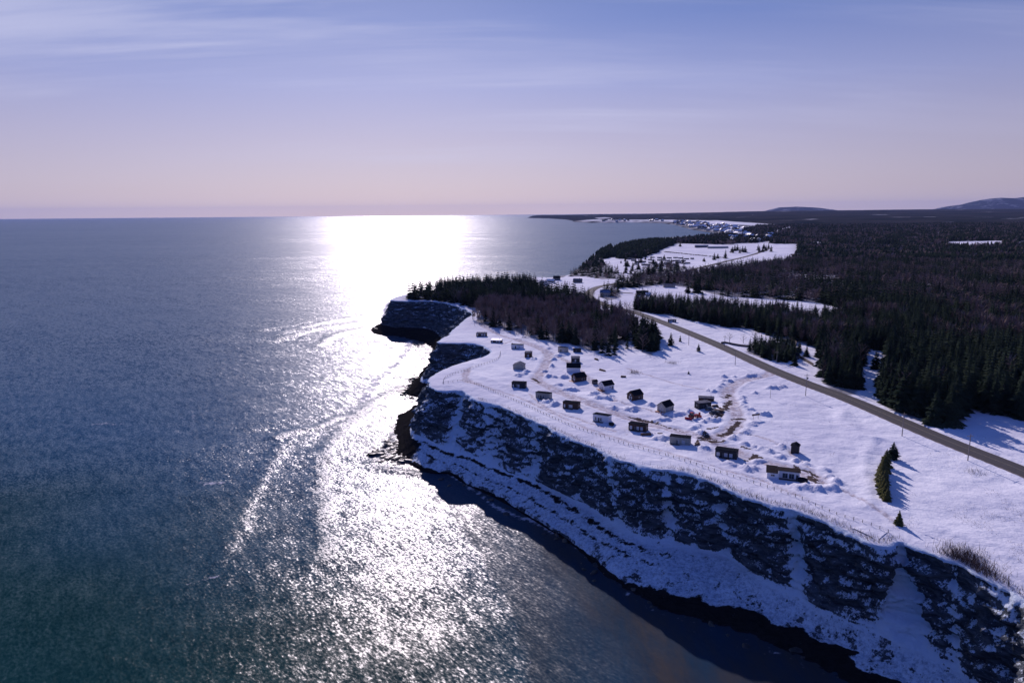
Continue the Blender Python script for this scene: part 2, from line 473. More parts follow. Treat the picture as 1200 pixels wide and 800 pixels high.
# land polygon
FAR = [W(x, y, 0) for x, y in [(672, 321), (680, 316), (689, 306), (700, 298), (712, 291.5), (725, 287.5), (742, 283.5), (760, 281.5), (790, 280.5), (812, 279.5),
       (826, 277.3), (838, 275.2), (840, 273.5), (826, 271.5), (812, 269.3), (800, 266), (792, 263.6), (775, 261.6), (740, 260.9), (712, 261.3), (692, 261.2), (673, 260.2), (671, 258.6), (662, 257.2), (645, 256.3), (618, 255.6)]]
coast = [tuple(p) for p in rim[::6]] + [(55, 960), (75, 1060), (105, 1180), (120, 1280)] + FAR + [(500, 19000), (3000, 24000), (90000, 90000), (90000, -3000), (420, -3000), (420, -150)]
coast = np.array(coast)
NR = len(rim[::6])
def inside(px, py, poly):
    r = np.zeros(px.shape, bool); n = len(poly)
    for i in range(n):
        x0, y0 = poly[i]; x1, y1 = poly[(i+1) % n]
        if y0 == y1: continue
        c = ((y0 > py) != (y1 > py)) & (px < (x1-x0)*(py-y0)/(y1-y0)+x0)
        r ^= c
    return r
def seg_dist(px, py, poly, closed=False):
    if px.size > 60000:      # work in blocks, skipping segments that cannot be the nearest
        sh = px.shape; ax, ay = px.ravel(), py.ravel(); R1 = np.empty(ax.size); R2 = np.empty(ax.size, np.int32)
        P = np.asarray(poly, float); n = len(P); m = n if closed else n-1
        A = P[:m]; B = P[(np.arange(m)+1) % n]; mid = (A+B)/2; hl = np.linalg.norm(B-A, axis=1)/2
        key = np.argsort(np.floor(ay/60)*1e5+np.floor(ax/60)) if True else None
        for k0 in range(0, ax.size, 4000):
            k = key[k0:k0+4000]; x_, y_ = ax[k], ay[k]
            cx, cy = (x_.min()+x_.max())/2, (y_.min()+y_.max())/2; rad = math.hypot(x_.max()-cx, y_.max()-cy)
            dm = np.hypot(mid[:, 0]-cx, mid[:, 1]-cy)
            ub = (dm+hl).min()+rad
            use = np.where(dm-hl-rad <= ub)[0]
            best = np.full(k.size, 1e18); bi = np.zeros(k.size, np.int32)
            for i in use:
                x0, y0 = A[i]; dx, dy = B[i]-A[i]; L_ = dx*dx+dy*dy
                if L_ < 1e-9: continue
                t = np.clip(((x_-x0)*dx+(y_-y0)*dy)/L_, 0, 1)
                d = (x_-x0-t*dx)**2+(y_-y0-t*dy)**2
                c = d < best; best[c] = d[c]; bi[c] = i
            R1[k] = np.sqrt(best); R2[k] = bi
        return R1.reshape(sh), R2.reshape(sh)
    best = np.full(px.shape, 1e18); bi = np.zeros(px.shape, np.int32)
    n = len(poly); m = n if closed else n-1
    for i in range(m):
        x0, y0 = poly[i]; x1, y1 = poly[(i+1) % n]
        dx, dy = x1-x0, y1-y0; L = dx*dx+dy*dy
        if L < 1e-9: continue
        t = np.clip(((px-x0)*dx+(py-y0)*dy)/L, 0, 1)
        d = (px-x0-t*dx)**2+(py-y0-t*dy)**2
        k = d < best; best = np.where(k, d, best); bi = np.where(k, i, bi)
    return np.sqrt(best), bi

# ------------------------------------------------------------------ lanes, mounds, road in world space
def L(pts): return np.array([G(*p) for p in pts])
ROADPX = [(1420, 650), (1330, 608), (1200, 553), (1100, 513), (1000, 470), (944, 449), (900, 431), (850, 408), (800, 387), (770, 375.5), (748, 367.5), (722, 361), (703, 355), (692, 349.5), (690, 344), (698, 337.5), (715, 333.5), (742, 330.5), (775, 324.5), (812, 316), (850, 306.5), (887, 297), (905, 290)]
def smooth_poly(A, step):
    A = np.asarray(A, float); n = len(A)
    out = []
    for i in range(n-1):
        p0, p1, p2, p3 = A[max(i-1, 0)], A[i], A[i+1], A[min(i+2, n-1)]
        k = max(2, int(np.linalg.norm(p2-p1)/step))
        for j in range(k):
            f = j/k
            out.append(.5*((2*p1)+(-p0+p2)*f+(2*p0-5*p1+4*p2-p3)*f*f+(-p0+3*p1-3*p2+p3)*f**3))
    out.append(A[-1]); return np.array(out)
ROAD = smooth_poly(L(ROADPX), 6.0)
ROADW = 5.0
LANES = [L([(606, 398), (640, 412), (640, 425), (634, 436), (630, 446), (651, 457), (686, 471), (737, 489), (769, 498), (804, 506), (830, 515), (860, 527), (886, 538), (917, 546), (945, 554), (962, 562)]),
         L([(830, 515), (850, 507), (864, 493), (858, 473), (853, 459), (870, 446), (900, 440), (906, 434)]),
         L([(560, 378), (585, 392), (606, 398)]), L([(640, 412), (665, 424), (700, 452), (720, 470)]),
         L([(562, 405), (545, 440), (560, 450)]),
         L([(540, 446), (600, 463), (650, 485), (700, 506), (760, 524), (840, 548), (890, 562), (960, 590)]), L([(860, 505), (900, 515), (931, 533), (960, 560)]), L([(735, 432), (800, 452), (850, 460)]), L([(603, 398), (575, 410), (540, 432)]), L([(700, 458), (722, 470), (755, 478), (790, 490)]), L([(962, 562), (1010, 585), (1050, 612), (1110, 640)]), L([(620, 462), (640, 478), (680, 492), (720, 505)])]
DIRT = [((735,487),(770,495),1.1), ((770,496),(800,504),.9), ((745,489),(752,492),1.6), ((822,512),(842,516),2.3), ((826,508),(836,518),1.5), ((845,510),(858,503),1.8), ((856,503),(866,494),1.9), ((858,491),(870,491),1.5),
        ((832,502),(840,500),1.2), ((850,466),(855,462),1.6), ((845,465),(852,466),1.2), ((838,476),(852,482),1.6), ((870,524),(878,526),1.3), ((882,533),(892,536),1.5), ((874,539),(884,535),1.2), ((625,443),(632,448),1.4),
        ((930,546),(958,556),1.1), ((945,560),(960,566),1.8), ((950,556),(956,562),1.5), ((764,507),(774,507),.9), ((815,520),(822,514),.9), ((840,490),(856,470),2.0),((600,402),(606,408),.7)]
MOUNDS = []
def addm(ox, oy, sx, sy, pts, r=2.2, h=1.3):
    for p in pts: MOUNDS.append((*G(ox+p[0]/sx, oy+p[1]/sy), r*random.uniform(.8, 1.25), h*random.uniform(.75, 1.2)))
addm(500, 360, 4.615, 4.618, [(660,225),(700,262),(725,262),(690,285),(680,320),(640,345),(660,375),(690,378),(745,378),(540,345),(520,360),(495,368),(720,420),(770,445),(800,445),(930,495),(960,492),(1000,485),(905,470),(1020,545),(1085,548),(1120,550),(650,515),(690,525),(575,280)], 2.6, 1.5)
addm(700, 420, 4.615, 4.618, [(160,275),(185,272),(210,268),(95,268),(60,220),(30,215),(290,250),(350,330),(330,332),(375,330),(410,305),(440,300),(460,295),(500,290),(575,340),(545,360),(530,375),(515,378),(600,330),(640,320),(655,330),(630,335),(605,175),(630,180),(655,155),(672,140),(690,120),(710,122),(740,98),(685,98),(820,97),(845,93),(870,97),(940,160),(960,160),(990,152),(1005,150),(855,187),(790,210),(788,225),(790,240),(785,262),(805,272),(830,280),(870,300),(890,305),(910,305),(845,350),(840,357),(805,400),(815,390),(745,425),(735,430),(320,435),(345,432),(370,430),(570,485),(590,487),(800,462),(850,475),(895,490),(938,505),(995,530),(1075,553),(1130,570),(885,550),(860,560),(840,590),(805,595),(720,570),(745,575),(1090,695),(1125,697),(1190,700),(1000,480),(620,300),(560,400)], 2.1, 1.25)
addm(880, 500, 10, 10, [(560,700),(640,700),(790,725),(920,725),(970,715),(870,490),(930,580),(990,640)], 2.2, 1.2)
addm(800, 360, 7.5, 7.5, [(110,135),(130,140),(320,165),(590,605),(650,600),(760,710),(860,700)], 2.2, .9)

def land_height(X, Y, fine=True):
    d, bi = seg_dist(X, Y, coast, True)
    ins = inside(X, Y, coast)
    d = np.where(ins, d, -d)
    cliff = ((bi < NR-1) | (bi >= NR+3+len(FAR)+3))
    b = base_h(X, Y)
    low = b*(1-np.exp(-np.maximum(d, 0)/90.0)) + 1.0
    cl = np.where(cliff, 1.0, np.where(bi < NR+1, .6, np.where(bi < NR+4, .3, 0.)))
    h = np.where(d > 0, cl*b+(1-cl)*low, 0)
    h_in = h + 0
    if fine:
        und = .55*fbm(X/38, Y/38, o=3)*1.6 + .25*fbm(X/9, Y/9, o=2)
        h_in = h_in + und*np.clip(d/60+.3, 0, 1)
        h_in = h_in + sstep(500, 2500, Y)*np.clip(d/400, 0, 1)*6*fbm(X/400, Y/400, o=3)
    edge = np.where(cliff, 7.5, 0.0)
    drop = h_in + (d-edge)*7.0
    h_out = np.where(d < edge, np.maximum(drop, -4.0), h_in)
    h_out = np.where((~cliff) & (d < 0), np.maximum(1.0+d*.2, -4.0), h_out)
    return h_out, d, h_in

# features added to the ground
def features(X, Y, H):
    sh = X.shape; X = X.ravel(); Y = Y.ravel(); H = H.ravel().copy()
    lane = np.zeros_like(H); dirt = np.zeros_like(H)
    near = np.where((Y > 100) & (Y < 900) & (X > -120) & (X < 420))[0]
    x, y = X[near], Y[near]
    wx = x+1.2*pnoise(x/5, y/5); wy = y+1.2*pnoise(x/5+9, y/5)
    for i, ln in enumerate(LANES):
        dd, _ = seg_dist(wx, wy, smooth_poly(ln, 4), False)
        w = 3.0 if i < 2 else 1.8 if i < 5 else .7
        m = 1-sstep(w*.7, w*1.25, dd)
        lane[near] = np.maximum(lane[near], m)
        H[near] -= .22*m
        H[near] += (.35 if i < 2 else .18)*np.exp(-((dd-w*1.45)/.8)**2)*(.6+.8*np.abs(pnoise(x/2.3, y/2.3))*2)
    for a, b, r in DIRT:
        A = np.array([G(*a), G(*b)])
        dd, _ = seg_dist(wx, wy, A, False)
        dirt[near] = np.maximum(dirt[near], 1-sstep(r*.2, r*1.5, dd))
    Hm = np.zeros(len(near))
    for (mx, my, r, h) in MOUNDS:
        k = np.where((np.abs(x-mx) < 3*r) & (np.abs(y-my) < 3*r))[0]
        if len(k) == 0: continue
        xx, yy = x[k]-mx, y[k]-my
        rr = np.sqrt(xx*xx+yy*yy)/r*(1+.9*pnoise(x[k]/1.8+mx, y[k]/1.8))
        Hm[k] = np.maximum(Hm[k], h*(1-sstep(.1, 1.2, rr))*(.9+.9*pnoise(x[k]/1.3, y[k]/1.3+mx)+.6*pnoise(x[k]/.8, y[k]/.8)))
    H[near] += Hm
    lane[near] *= 1-np.clip(Hm*3, 0, 1)
    # road bed
    nr = np.where((Y > 60) & (Y < 2600) & (X > -100) & (X < 900))[0]
    dd, bi = seg_dist(X[nr], Y[nr], ROAD, False)
    rz = base_h(ROAD[bi, 0], ROAD[bi, 1])
    k = 1-sstep(ROADW+.5, ROADW+7, dd)
    H[nr] = H[nr]*(1-k)+(rz+.25)*k
    H[nr] -= .45*(1-sstep(ROADW-.8, ROADW+.0, dd))
    H[nr] += .45*np.exp(-((dd-ROADW-1.3)/.9)**2)*(Y[nr] < 700)*(.5+1.2*np.abs(pnoise(X[nr]/3, Y[nr]/3)))
    for pts, a_, w_ in (([(1024, 515), (1014, 540), (1019, 566), (1015, 592)], .4, 2.0), ([(985, 480), (1000, 505), (1030, 515)], .7, 3), ([(1060, 600), (1120, 625), (1180, 650)], .5, 3.5), ([(560, 440), (600, 455), (640, 476)], .35, 2)):
        n2 = near[(X[near] > 0-60)]; dd, _ = seg_dist(X[n2]+3*pnoise(X[n2]/9, Y[n2]/9), Y[n2], smooth_poly(L(pts), 3), False); H[n2] += a_*np.exp(-(dd/w_)**2)
    return H.reshape(sh), lane.reshape(sh), dirt.reshape(sh)

def axis(spec):
    out = []
    for a, b, s0, s1 in spec:
        x = a
        L_ = b-a
        while x < b-1e-6:
            out.append(x); f = (x-a)/L_
            x += s0*(s1/s0)**f
    out.append(spec[-1][1]); return np.array(out)
gx = np.concatenate([[-500], axis([(-350, -80, 25, 4), (-80, 170, .8, .8), (170, 330, .9, 5), (330, 2500, 8, 40), (2500, 12000, 60, 400), (12000, 52000, 700, 12000)])])
gy = np.concatenate([[-3000, -1500, -700], axis([(-350, 60, 50, 5), (60, 130, 2.5, 1.2), (130, 380, .8, .8), (380, 700, 1.0, 4), (700, 1400, 4, 10), (1400, 5000, 14, 40), (5000, 19000, 50, 250), (19000, 52000, 700, 9000)])])
GXX, GYY = np.meshgrid(gx, gy)
H0, D0, HIN = land_height(GXX, GYY)
HG, LANE, DIRTA = features(GXX, GYY, HIN)
DROP = H0 < HIN-.01
HG = np.where(D0 < -.5, H0, HG)
H0 = np.where(DROP, H0, HG)
H0 = np.where(D0 < 3.0, np.minimum(H0, land_height(GXX, GYY, False)[0]+.2), H0) if False else H0

# ------------------------------------------------------------------ forest map (pixel-plan polygons on the ground, turned into world positions)
def poly_mask(px, py, polys):
    m = np.zeros(px.shape, bool)
    for p in polys: m |= inside(px, py, p)
    return m
BIGWOOD = [(1040, 396), (1012, 385), (1003, 366), (996, 363), (960, 355), (905, 350), (847, 347.5), (822, 341), (805, 337), (790, 334), (770, 334), (750, 337), (728, 337), (715, 336), (722, 331), (745, 328), (778, 325), (815, 321), (850, 316),
           (880, 312), (925, 307), (935, 298), (905, 294), (900, 288), (905, 282), (870, 285), (862, 287), (790, 285), (785, 283), (840, 276), (870, 270), (890, 264), (860, 260), (830, 258), (800, 258), (700, 257), (640, 254), (700, 246), (900, 243), (1900, 235), (2200, 900), (1500, 560), (1300, 508), (1250, 500), (1200, 492), (1165, 486), (1140, 479), (1128, 485), (1118, 503), (1085, 497), (1060, 489), (1032, 474), (1030, 455), (1038, 440), (1038, 415)]
BAND = [(741, 366), (760, 367), (788, 370), (800, 374), (820, 378), (850, 383), (879, 386), (911, 396), (940, 402), (961, 410), (958, 425), (962, 445), (975, 459), (1000, 464), (1008, 455), (1006, 440), (1012, 425), (1014, 408), (1036, 412), (1050, 398), (1012, 376), (1000, 367), (950, 376), (900, 371), (860, 364), (820, 362), (790, 358), (745, 356)]
CLUMP = [(874, 414), (880, 407), (905, 404), (932, 405), (938, 413), (935, 419), (920, 425), (900, 422)]
HEADW = [(474, 351), (495, 352), (530, 356), (556, 361), (585, 357), (640, 358), (690, 361), (702, 357), (690, 352), (655, 347), (628, 339), (618, 333), (600, 334), (540, 336), (505, 338), (488, 342)]
MIXW = [(545, 371), (556, 376), (575, 383), (602, 388), (622, 396), (645, 400), (668, 403), (690, 411), (712, 410), (735, 402), (748, 396), (752, 384), (728, 372), (700, 361), (650, 359), (590, 357), (560, 360)]
MIDW = [(745, 398), (752, 412), (763, 417), (772, 406), (772, 397), (755, 390)]
SHOREW = [(668, 324), (672, 308), (700, 302), (722, 320), (722, 327), (705, 327), (690, 324), (672, 324)]
POINTW = [(724, 303), (718, 294), (732, 288), (757, 284), (788, 283), (790, 287), (775, 292), (770, 296), (750, 303), (738, 304)]
POINTW2 = [(695, 300), (716, 290), (722, 301), (706, 304)]
ROADW2 = [(735, 329), (750, 320), (768, 312), (775, 316), (790, 311), (808, 313), (800, 317), (770, 323), (745, 329), (725, 328), (722, 318)]
NORTHW = [(785, 286), (790, 281), (850, 279.5), (905, 279), (905, 282), (870, 287), (840, 284.5)]
HOUSEW = [(702, 348), (708, 338), (725, 338), (728, 348), (715, 352)]
FIELDS = [[(800, 262), (830, 262), (862, 267), (872, 273), (850, 276.5), (838, 272), (822, 268)], [(897, 276), (930, 267), (925, 265.5), (905, 272), (893, 275)], [(950, 288), (953, 283), (970, 285), (971, 289)], [(1028, 291), (1030, 287.5), (1056, 287.5), (1056, 291)], [(1109, 289), (1112, 283), (1176, 282), (1174, 289), (1140, 290)], [(1188, 284), (1210, 281), (1210, 287), (1192, 288)],
          [(912, 326), (913, 320.5), (940, 321), (987, 323), (990, 327), (950, 327.5)], [(800, 258.5), (815, 258), (870, 261), (885, 263.5), (830, 262)], [(1005, 324), (1020, 324), (1020, 325.5), (1005, 325.5)], [(697, 255.2), (710, 254.6), (718, 255.6), (702, 256.6)], [(860, 285), (935, 286), (935, 298), (905, 300), (862, 306)],
          [(745, 257.6), (790, 257.6), (796, 259.4), (750, 258.6)], [(835, 258), (905, 262.8), (905, 264), (840, 262)]]
WOODS = [BIGWOOD, BAND, CLUMP, HEADW, MIXW, MIDW, SHOREW, POINTW, POINTW2, ROADW2, NORTHW, HOUSEW]
def forest_at(X, Y):
    px, py = project(X, Y, np.where(Y > 850, HIN, base_h(X, Y)))
    m = poly_mask(px, py, WOODS) & ~poly_mask(px, py, FIELDS) & (Y > 60)
    return m, px, py
FM, FPX, FPY = forest_at(GXX, GYY)
FM = FM & (GYY > 60) & (D0 > 1)
Yc = np.clip((GYY-2600)/1800, 0, 1)
# behind-the-camera and far-side land: woods too
FARW = np.where(FM, Yc, 0.)
FARW = np.where((GYY > 9000) & (D0 > -5), np.maximum(FARW, np.where(poly_mask(FPX, FPY, FIELDS), .25, 1.)), FARW)
# village: snowy yards mottled
FARW = np.where((GYY > 2600) & (D0 > -50) & ~poly_mask(FPX, FPY, FIELDS), np.maximum(FARW, np.clip(.45+1.6*pnoise(GXX/160, GYY/420)+.8*pnoise(GXX/60, GYY/150), 0, 1)), FARW)
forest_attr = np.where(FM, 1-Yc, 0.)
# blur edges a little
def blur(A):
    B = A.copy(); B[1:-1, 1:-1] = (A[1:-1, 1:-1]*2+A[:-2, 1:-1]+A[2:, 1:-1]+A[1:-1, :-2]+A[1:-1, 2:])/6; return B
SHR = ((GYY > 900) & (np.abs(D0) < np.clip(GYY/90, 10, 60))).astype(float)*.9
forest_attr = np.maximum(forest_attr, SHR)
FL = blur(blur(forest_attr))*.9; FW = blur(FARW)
ny, nx = GXX.shape
keep = ((H0 > -3.9)).ravel()
idx = np.arange(ny*nx).reshape(ny, nx)
Q = np.stack([idx[:-1, :-1], idx[:-1, 1:], idx[1:, 1:], idx[1:, :-1]], -1).reshape(-1, 4)
Q = Q[keep[Q].any(axis=1)]
used = np.zeros(ny*nx, bool); used[Q.ravel()] = True
remap = np.cumsum(used)-1
V = np.stack([GXX.ravel(), GYY.ravel(), H0.ravel()], 1)[used]
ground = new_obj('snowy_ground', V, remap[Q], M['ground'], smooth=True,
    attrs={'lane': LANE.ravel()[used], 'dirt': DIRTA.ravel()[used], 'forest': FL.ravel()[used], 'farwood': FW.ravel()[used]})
tag(ground, kind='structure')

# height lookup on the built grid
def gz(X, Y):
    X = np.asarray(X, float); Y = np.asarray(Y, float)
    i = np.clip(np.searchsorted(gx, X)-1, 0, nx-2); j = np.clip(np.searchsorted(gy, Y)-1, 0, ny-2)
    fx = np.clip((X-gx[i])/(gx[i+1]-gx[i]), 0, 1); fy = np.clip((Y-gy[j])/(gy[j+1]-gy[j]), 0, 1)
    return (HG[j, i]*(1-fx)*(1-fy)+HG[j, i+1]*fx*(1-fy)+HG[j+1, i]*(1-fx)*fy+HG[j+1, i+1]*fx*fy)

def gzf(X, Y): return np.where(np.asarray(Y) > 850, np.maximum(gz(X, Y), 0), base_h(X, Y))
def G(px, py):
    z = 30.0
    for _ in range(14):
        X, Y = W(px, py, z)
        z = .5*z + .5*float(gzf(X, Y))
    return X, Y
# ------------------------------------------------------------------ cliff strip
def rimheight(X, Y):
    d, _ = seg_dist(X, Y, coast[:NR], False)
    return base_h(X, Y)+(.55*fbm(X/38, Y/38, o=3)*1.6+.25*fbm(X/9, Y/9, o=2))*np.clip(d/60+.3, 0, 1)
def build_cliff():
    toe, ap, wa = CU[:, 1], CU[:, 2], CU[:, 3]
    rows = []; Z = []; zone = []
    inl = np.linspace(13, 0, 20)[:-1]
    rim_h_in = 30.0
    for s in inl:
        p = rim-nrm2*s
        h = rimheight(p[:, 0], p[:, 1])
        w = s/13
        z = h + .10*np.sin(w*math.pi)-.45*sstep(.7, 1, w) - .5*(1-w)**4
        rows.append(p); Z.append(z); zone.append(np.full(NU, -w))
    hr = rimheight(rim[:, 0], rim[:, 1])-.5
    nf = 52
    for k in range(nf+1):
        f = k/nf
        # profile: steep top and middle, flaring toe
        g = .8*f**1.35+.2*f
        p = rim*(1-g)[..., None] if False else rim+(toe-rim)*g
        z = hr+(7-hr)*(f**.92)
        rows.append(p); Z.append(z+0*hr); zone.append(np.full(NU, f))
    for k in range(1, 23):
        f = k/22; rows.append(toe+(ap-toe)*f); Z.append(np.full(NU, 7-5*f**.8)); zone.append(np.full(NU, 1+f))
    for k in range(1, 23):
        f = k/22; rows.append(ap+(wa-ap)*f); Z.append(np.full(NU, 2-2.2*f)); zone.append(np.full(NU, 2+f))
    out = wa-ap; out /= np.maximum(np.linalg.norm(out, axis=1), 1e-6)[:, None]
    for k in range(1, 5):
        rows.append(wa+out*4*k); Z.append(np.full(NU, -.3-1.2*k)); zone.append(np.full(NU, 3+k/4))
    R = np.array(rows); Z = np.array(Z); zn = np.array(zone)
    X, Y = R[..., 0], R[..., 1]
    A = np.broadcast_to(arc, Z.shape)
    face = np.where((zn > 0) & (zn <= 1), np.sin(np.clip(zn, 0, 1)*math.pi)**.45, 0)
    # displacement
    big = fbm(X/24, Y/24, Z/14, o=3)*3.4
    butt = (1-2*np.abs(pnoise(X/11, Y/11, Z/8)))*1.1
    mid = fbm(X/5, Y/5, Z/2.6, o=4, gain=.62)*2.0
    zt = Z*1.0+.10*X+1.2*pnoise(X/15, Y/15)
    lay = pnoise(zt/2.2, X/18, Y/18+4)*2.0+pnoise(zt/.9, X/9, Y/9)*.9
    disp = np.maximum(big*1.4+butt-.2+mid*1.9+lay*.9, -3.8)*face
    R = R+nrm2[None]*disp[..., None]
    # chutes: cut grooves into the face that hold snow
    ti = np.broadcast_to(tu, Z.shape)
    def chute(t0, w, slope=0, wf=0):
        c = ti-(t0+slope*zn); return np.exp(-(c/(w+wf*np.clip(zn, 0, 1)))**2)
    ch = np.zeros_like(Z)
    for t0, w, sl, wf, a in [(7.02, .17, -.05, .55, 1.4), (10.4, .16, -.25, .08, .9), (20.9, .20, .1, .1, 1.2), (12.3, .10, -.3, .05, .5), (13.6, .12, -.2, .15, .55), (15.5, .10, -.2, .1, .45), (17.8, .10, .2, .15, .5), (19.2, .2, .1, .3, .5), (5.4, .1, 0, .1, .5)]:
        ch = np.maximum(ch, a*chute(t0, w, sl, wf))
    rc = random.Random(21)
    for _ in range(46):
        ch = np.maximum(ch, rc.uniform(.18, .42)*chute(rc.uniform(4, 21.5), rc.uniform(.02, .07), rc.uniform(-.45, .25), rc.uniform(0, .06))*sstep(-.1, .2, fbm(X/6, Y/6, Z/6, o=2)+.15))
    R = R-nrm2[None]*(np.clip(ch, 0, 1)*2.0*face)[..., None]
    # beach and apron relief
    lump = np.where((zn > 1), 1, 0)*sstep(1, 1.15, zn)
    X, Y = R[..., 0], R[..., 1]
    Z = Z+lump*(.9*fbm(X/7, Y/7, o=4, gain=.6)+.5*np.abs(fbm(X/2.2, Y/2.2, o=3)))*np.where(zn > 2, .9, 1)*np.where(zn > 3, .3, 1)
    Z = Z+np.where((zn > 0) & (zn <= 1), fbm(X/3, Y/3, Z/3, o=3)*.8*face, 0)
    # snow tongues on the toe: drifts banked against the face
    sb = fbm(X/13, Y/13, Z/7, o=4, gain=.6)*1.0
    snow = -.34+.55*sb+np.clip(ch, 0, 1)*1.6
    left = sstep(21, 17, ti)
    snow = snow + .30*sstep(.22, .0, zn) + .0*left
    snow = snow+1.2*sstep(.90+.12*pnoise(A/9, A*0), 1.06, zn)
    snow = np.where(zn <= 0, 2.0, snow)
    snow = np.where(zn > 1, np.where(zn < 1.6, .55, .18)+1.5*fbm(X/5, Y/5, o=4, gain=.7), snow)
    rocky = sstep(21.8, 22.6, ti)
    snow = np.where(zn > 1.15, snow-1.5*rocky*sstep(1.1, 1.6, zn+.25*pnoise(X/8, Y/8)), snow-.12*rocky)
    wet = sstep(2.05, 2.4, zn+.5*pnoise(A/8, zn*2)+.6*rocky)
    hl = sstep(28.2, 29.2, ti)*(1-np.exp(-((ti-30.6)/.35)**2))
    snow = snow-.06*sstep(28, 29, ti)*(zn < 1)-1.3*hl*sstep(.6, .9, zn)*(zn > .05)
    # dark strand lines on the cove beach
    cove = sstep(11, 14, ti)*(1-sstep(22.5, 24, ti))
    l1 = np.exp(-((zn-1.22-.10*np.sin(A/30)-.06*pnoise(A/5, zn*0))/.12)**2)
    l2 = np.exp(-((zn-1.62-.08*pnoise(A/14, zn*0))/.11)**2)
    wet = np.maximum(wet, np.maximum(l1, .8*l2)*cove*(.62+.5*fbm(A/6, zn*5, o=3)))
    wet = np.where(cove > 0, wet*(1-cove)+cove*np.maximum(sstep(2.25, 2.75, zn+.3*pnoise(A/7, zn*3)), wet*(zn < 1.9)), wet)
    wet = np.maximum(wet, rocky*sstep(1.0, 1.35, zn+.2*pnoise(X/6, Y/6)))
    wet = np.where(zn > 2.9, 1, wet)
    nv = Z.shape[0]
    ii = np.arange(nv*NU).reshape(nv, NU)
    Fq = np.stack([ii[:-1, :-1], ii[:-1, 1:], ii[1:, 1:], ii[1:, :-1]], -1).reshape(-1, 4)
    Vv = np.stack([R[..., 0], R[..., 1], Z], -1).reshape(-1, 3)
    a, b_, c_ = Vv[Fq[:, 0]], Vv[Fq[:, 1]], Vv[Fq[:, 2]]
    nzm = np.median(np.cross(b_-a, c_-a)[:, 2])
    if nzm < 0: Fq = Fq[:, ::-1]
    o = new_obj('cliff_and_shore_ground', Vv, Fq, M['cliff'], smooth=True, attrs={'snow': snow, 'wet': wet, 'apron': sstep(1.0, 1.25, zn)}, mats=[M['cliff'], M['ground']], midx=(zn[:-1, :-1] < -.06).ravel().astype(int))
    tag(o, kind='structure')
    return R, Z
CLR, CLZ = build_cliff()

# ------------------------------------------------------------------ sea
sx_ = axis([(-52000, -1200, 12000, 300), (-1200, -200, 100, 5), (-200, 200, 2.0, 2.0), (200, 1500, 5, 100), (1500, 52000, 400, 12000)])
sy_ = axis([(-3000, 60, 900, 12), (60, 520, 2.0, 2.0), (520, 900, 3, 6), (900, 3000, 10, 80), (3000, 52000, 200, 9000)])
SX, SY = np.meshgrid(sx_, sy_)
def wl(pts, w): return np.array([W(*p, 0) for p in pts]), w
FOAM_GLINTS = [([(330,522),(320,540),(300,575),(283,605),(270,635),(262,655)],3.5,.34), ([(445,478),(410,497),(388,520),(375,545),(373,580),(375,620),(374,655)],4.0,.42), ([(322,513),(350,505),(372,500),(398,490)],3.5,.5),
        ([(470,455),(440,470),(420,485),(395,500)],4,.55), ([(320,400),(345,392),(368,386),(395,382),(425,377)],6,.8), ([(330,392),(360,382),(395,375),(430,370)],5,.5), ([(372,405),(395,392),(430,384)],5,.55), ([(300,388),(330,383),(360,378)],5,.35),
        ([(90,500),(105,497),(125,496),(138,497)],3.0,.30), ([(110,495),(133,493)],3,.2), ([(200,691),(215,686),(230,682)],1.5,.25), ([(232,681),(245,676),(265,673)],1.5,.32), ([(155,658),(170,656),(188,652)],1.5,.15), ([(220,500),(226,490),(229,484)],2.2,.2), ([(230,563),(245,567),(262,566)],1.8,.4),
        ([(490,556),(515,590),(540,620),(560,650),(585,690),(605,735),(622,800)],1.3,.42), ([(545,573),(575,590),(596,610)],1.2,.45),([(425,470),(438,450),(470,420),(480,400)],5,.45),([(120,660),(135,655)],1.2,.3),
        ([(700,660),(760,712),(860,745),(950,785)],1.2,.55), ([(520,552),(560,577),(600,603),(640,618),(670,634),(700,656)],1.6,.75),([(440,548),(470,553),(495,556)],1.8,.55),([(470,500),(462,525),(440,540)],3,.45),([(455,390),(450,378),(453,360),(460,352)],4,.6),([(440,400),(470,408),(495,414)],3,.4)]
foam_glint = np.zeros(SX.shape); swa = np.zeros(SX.shape)
nearm = (SX > -420) & (SX < 300) & (SY > 60) & (SY < 900)
fx_, fy_ = SX[nearm], SY[nearm]
fx2 = fx_+3.0*fbm(fx_/16, fy_/16, o=3); fy2 = fy_+3.0*fbm(fx_/16+5, fy_/16, o=3)
ff = np.zeros(fx_.shape); fs = np.zeros(fx_.shape)
for qi, (pts, w, a) in enumerate(FOAM_GLINTS):  # swell lines get some white painted in for sun glints, besides real foam
    dd, _ = seg_dist(fx2, fy2, smooth_poly([W(*p, 0) for p in pts], 6), False)
    if qi < 8 or qi in (len(FOAM_GLINTS)-4, len(FOAM_GLINTS)-3): fs = np.maximum(fs, min(1, a*2)*np.exp(-(dd/(w*1.1))**2)); ff = np.maximum(ff, .35*a*np.exp(-(dd/w)**2))
    else: ff = np.maximum(ff, (a if w < 1.4 else min(a*1.2+.22, .95))*np.exp(-(dd/(w*1.15))**2))
foam_glint[nearm] = ff; swa[nearm] = fs
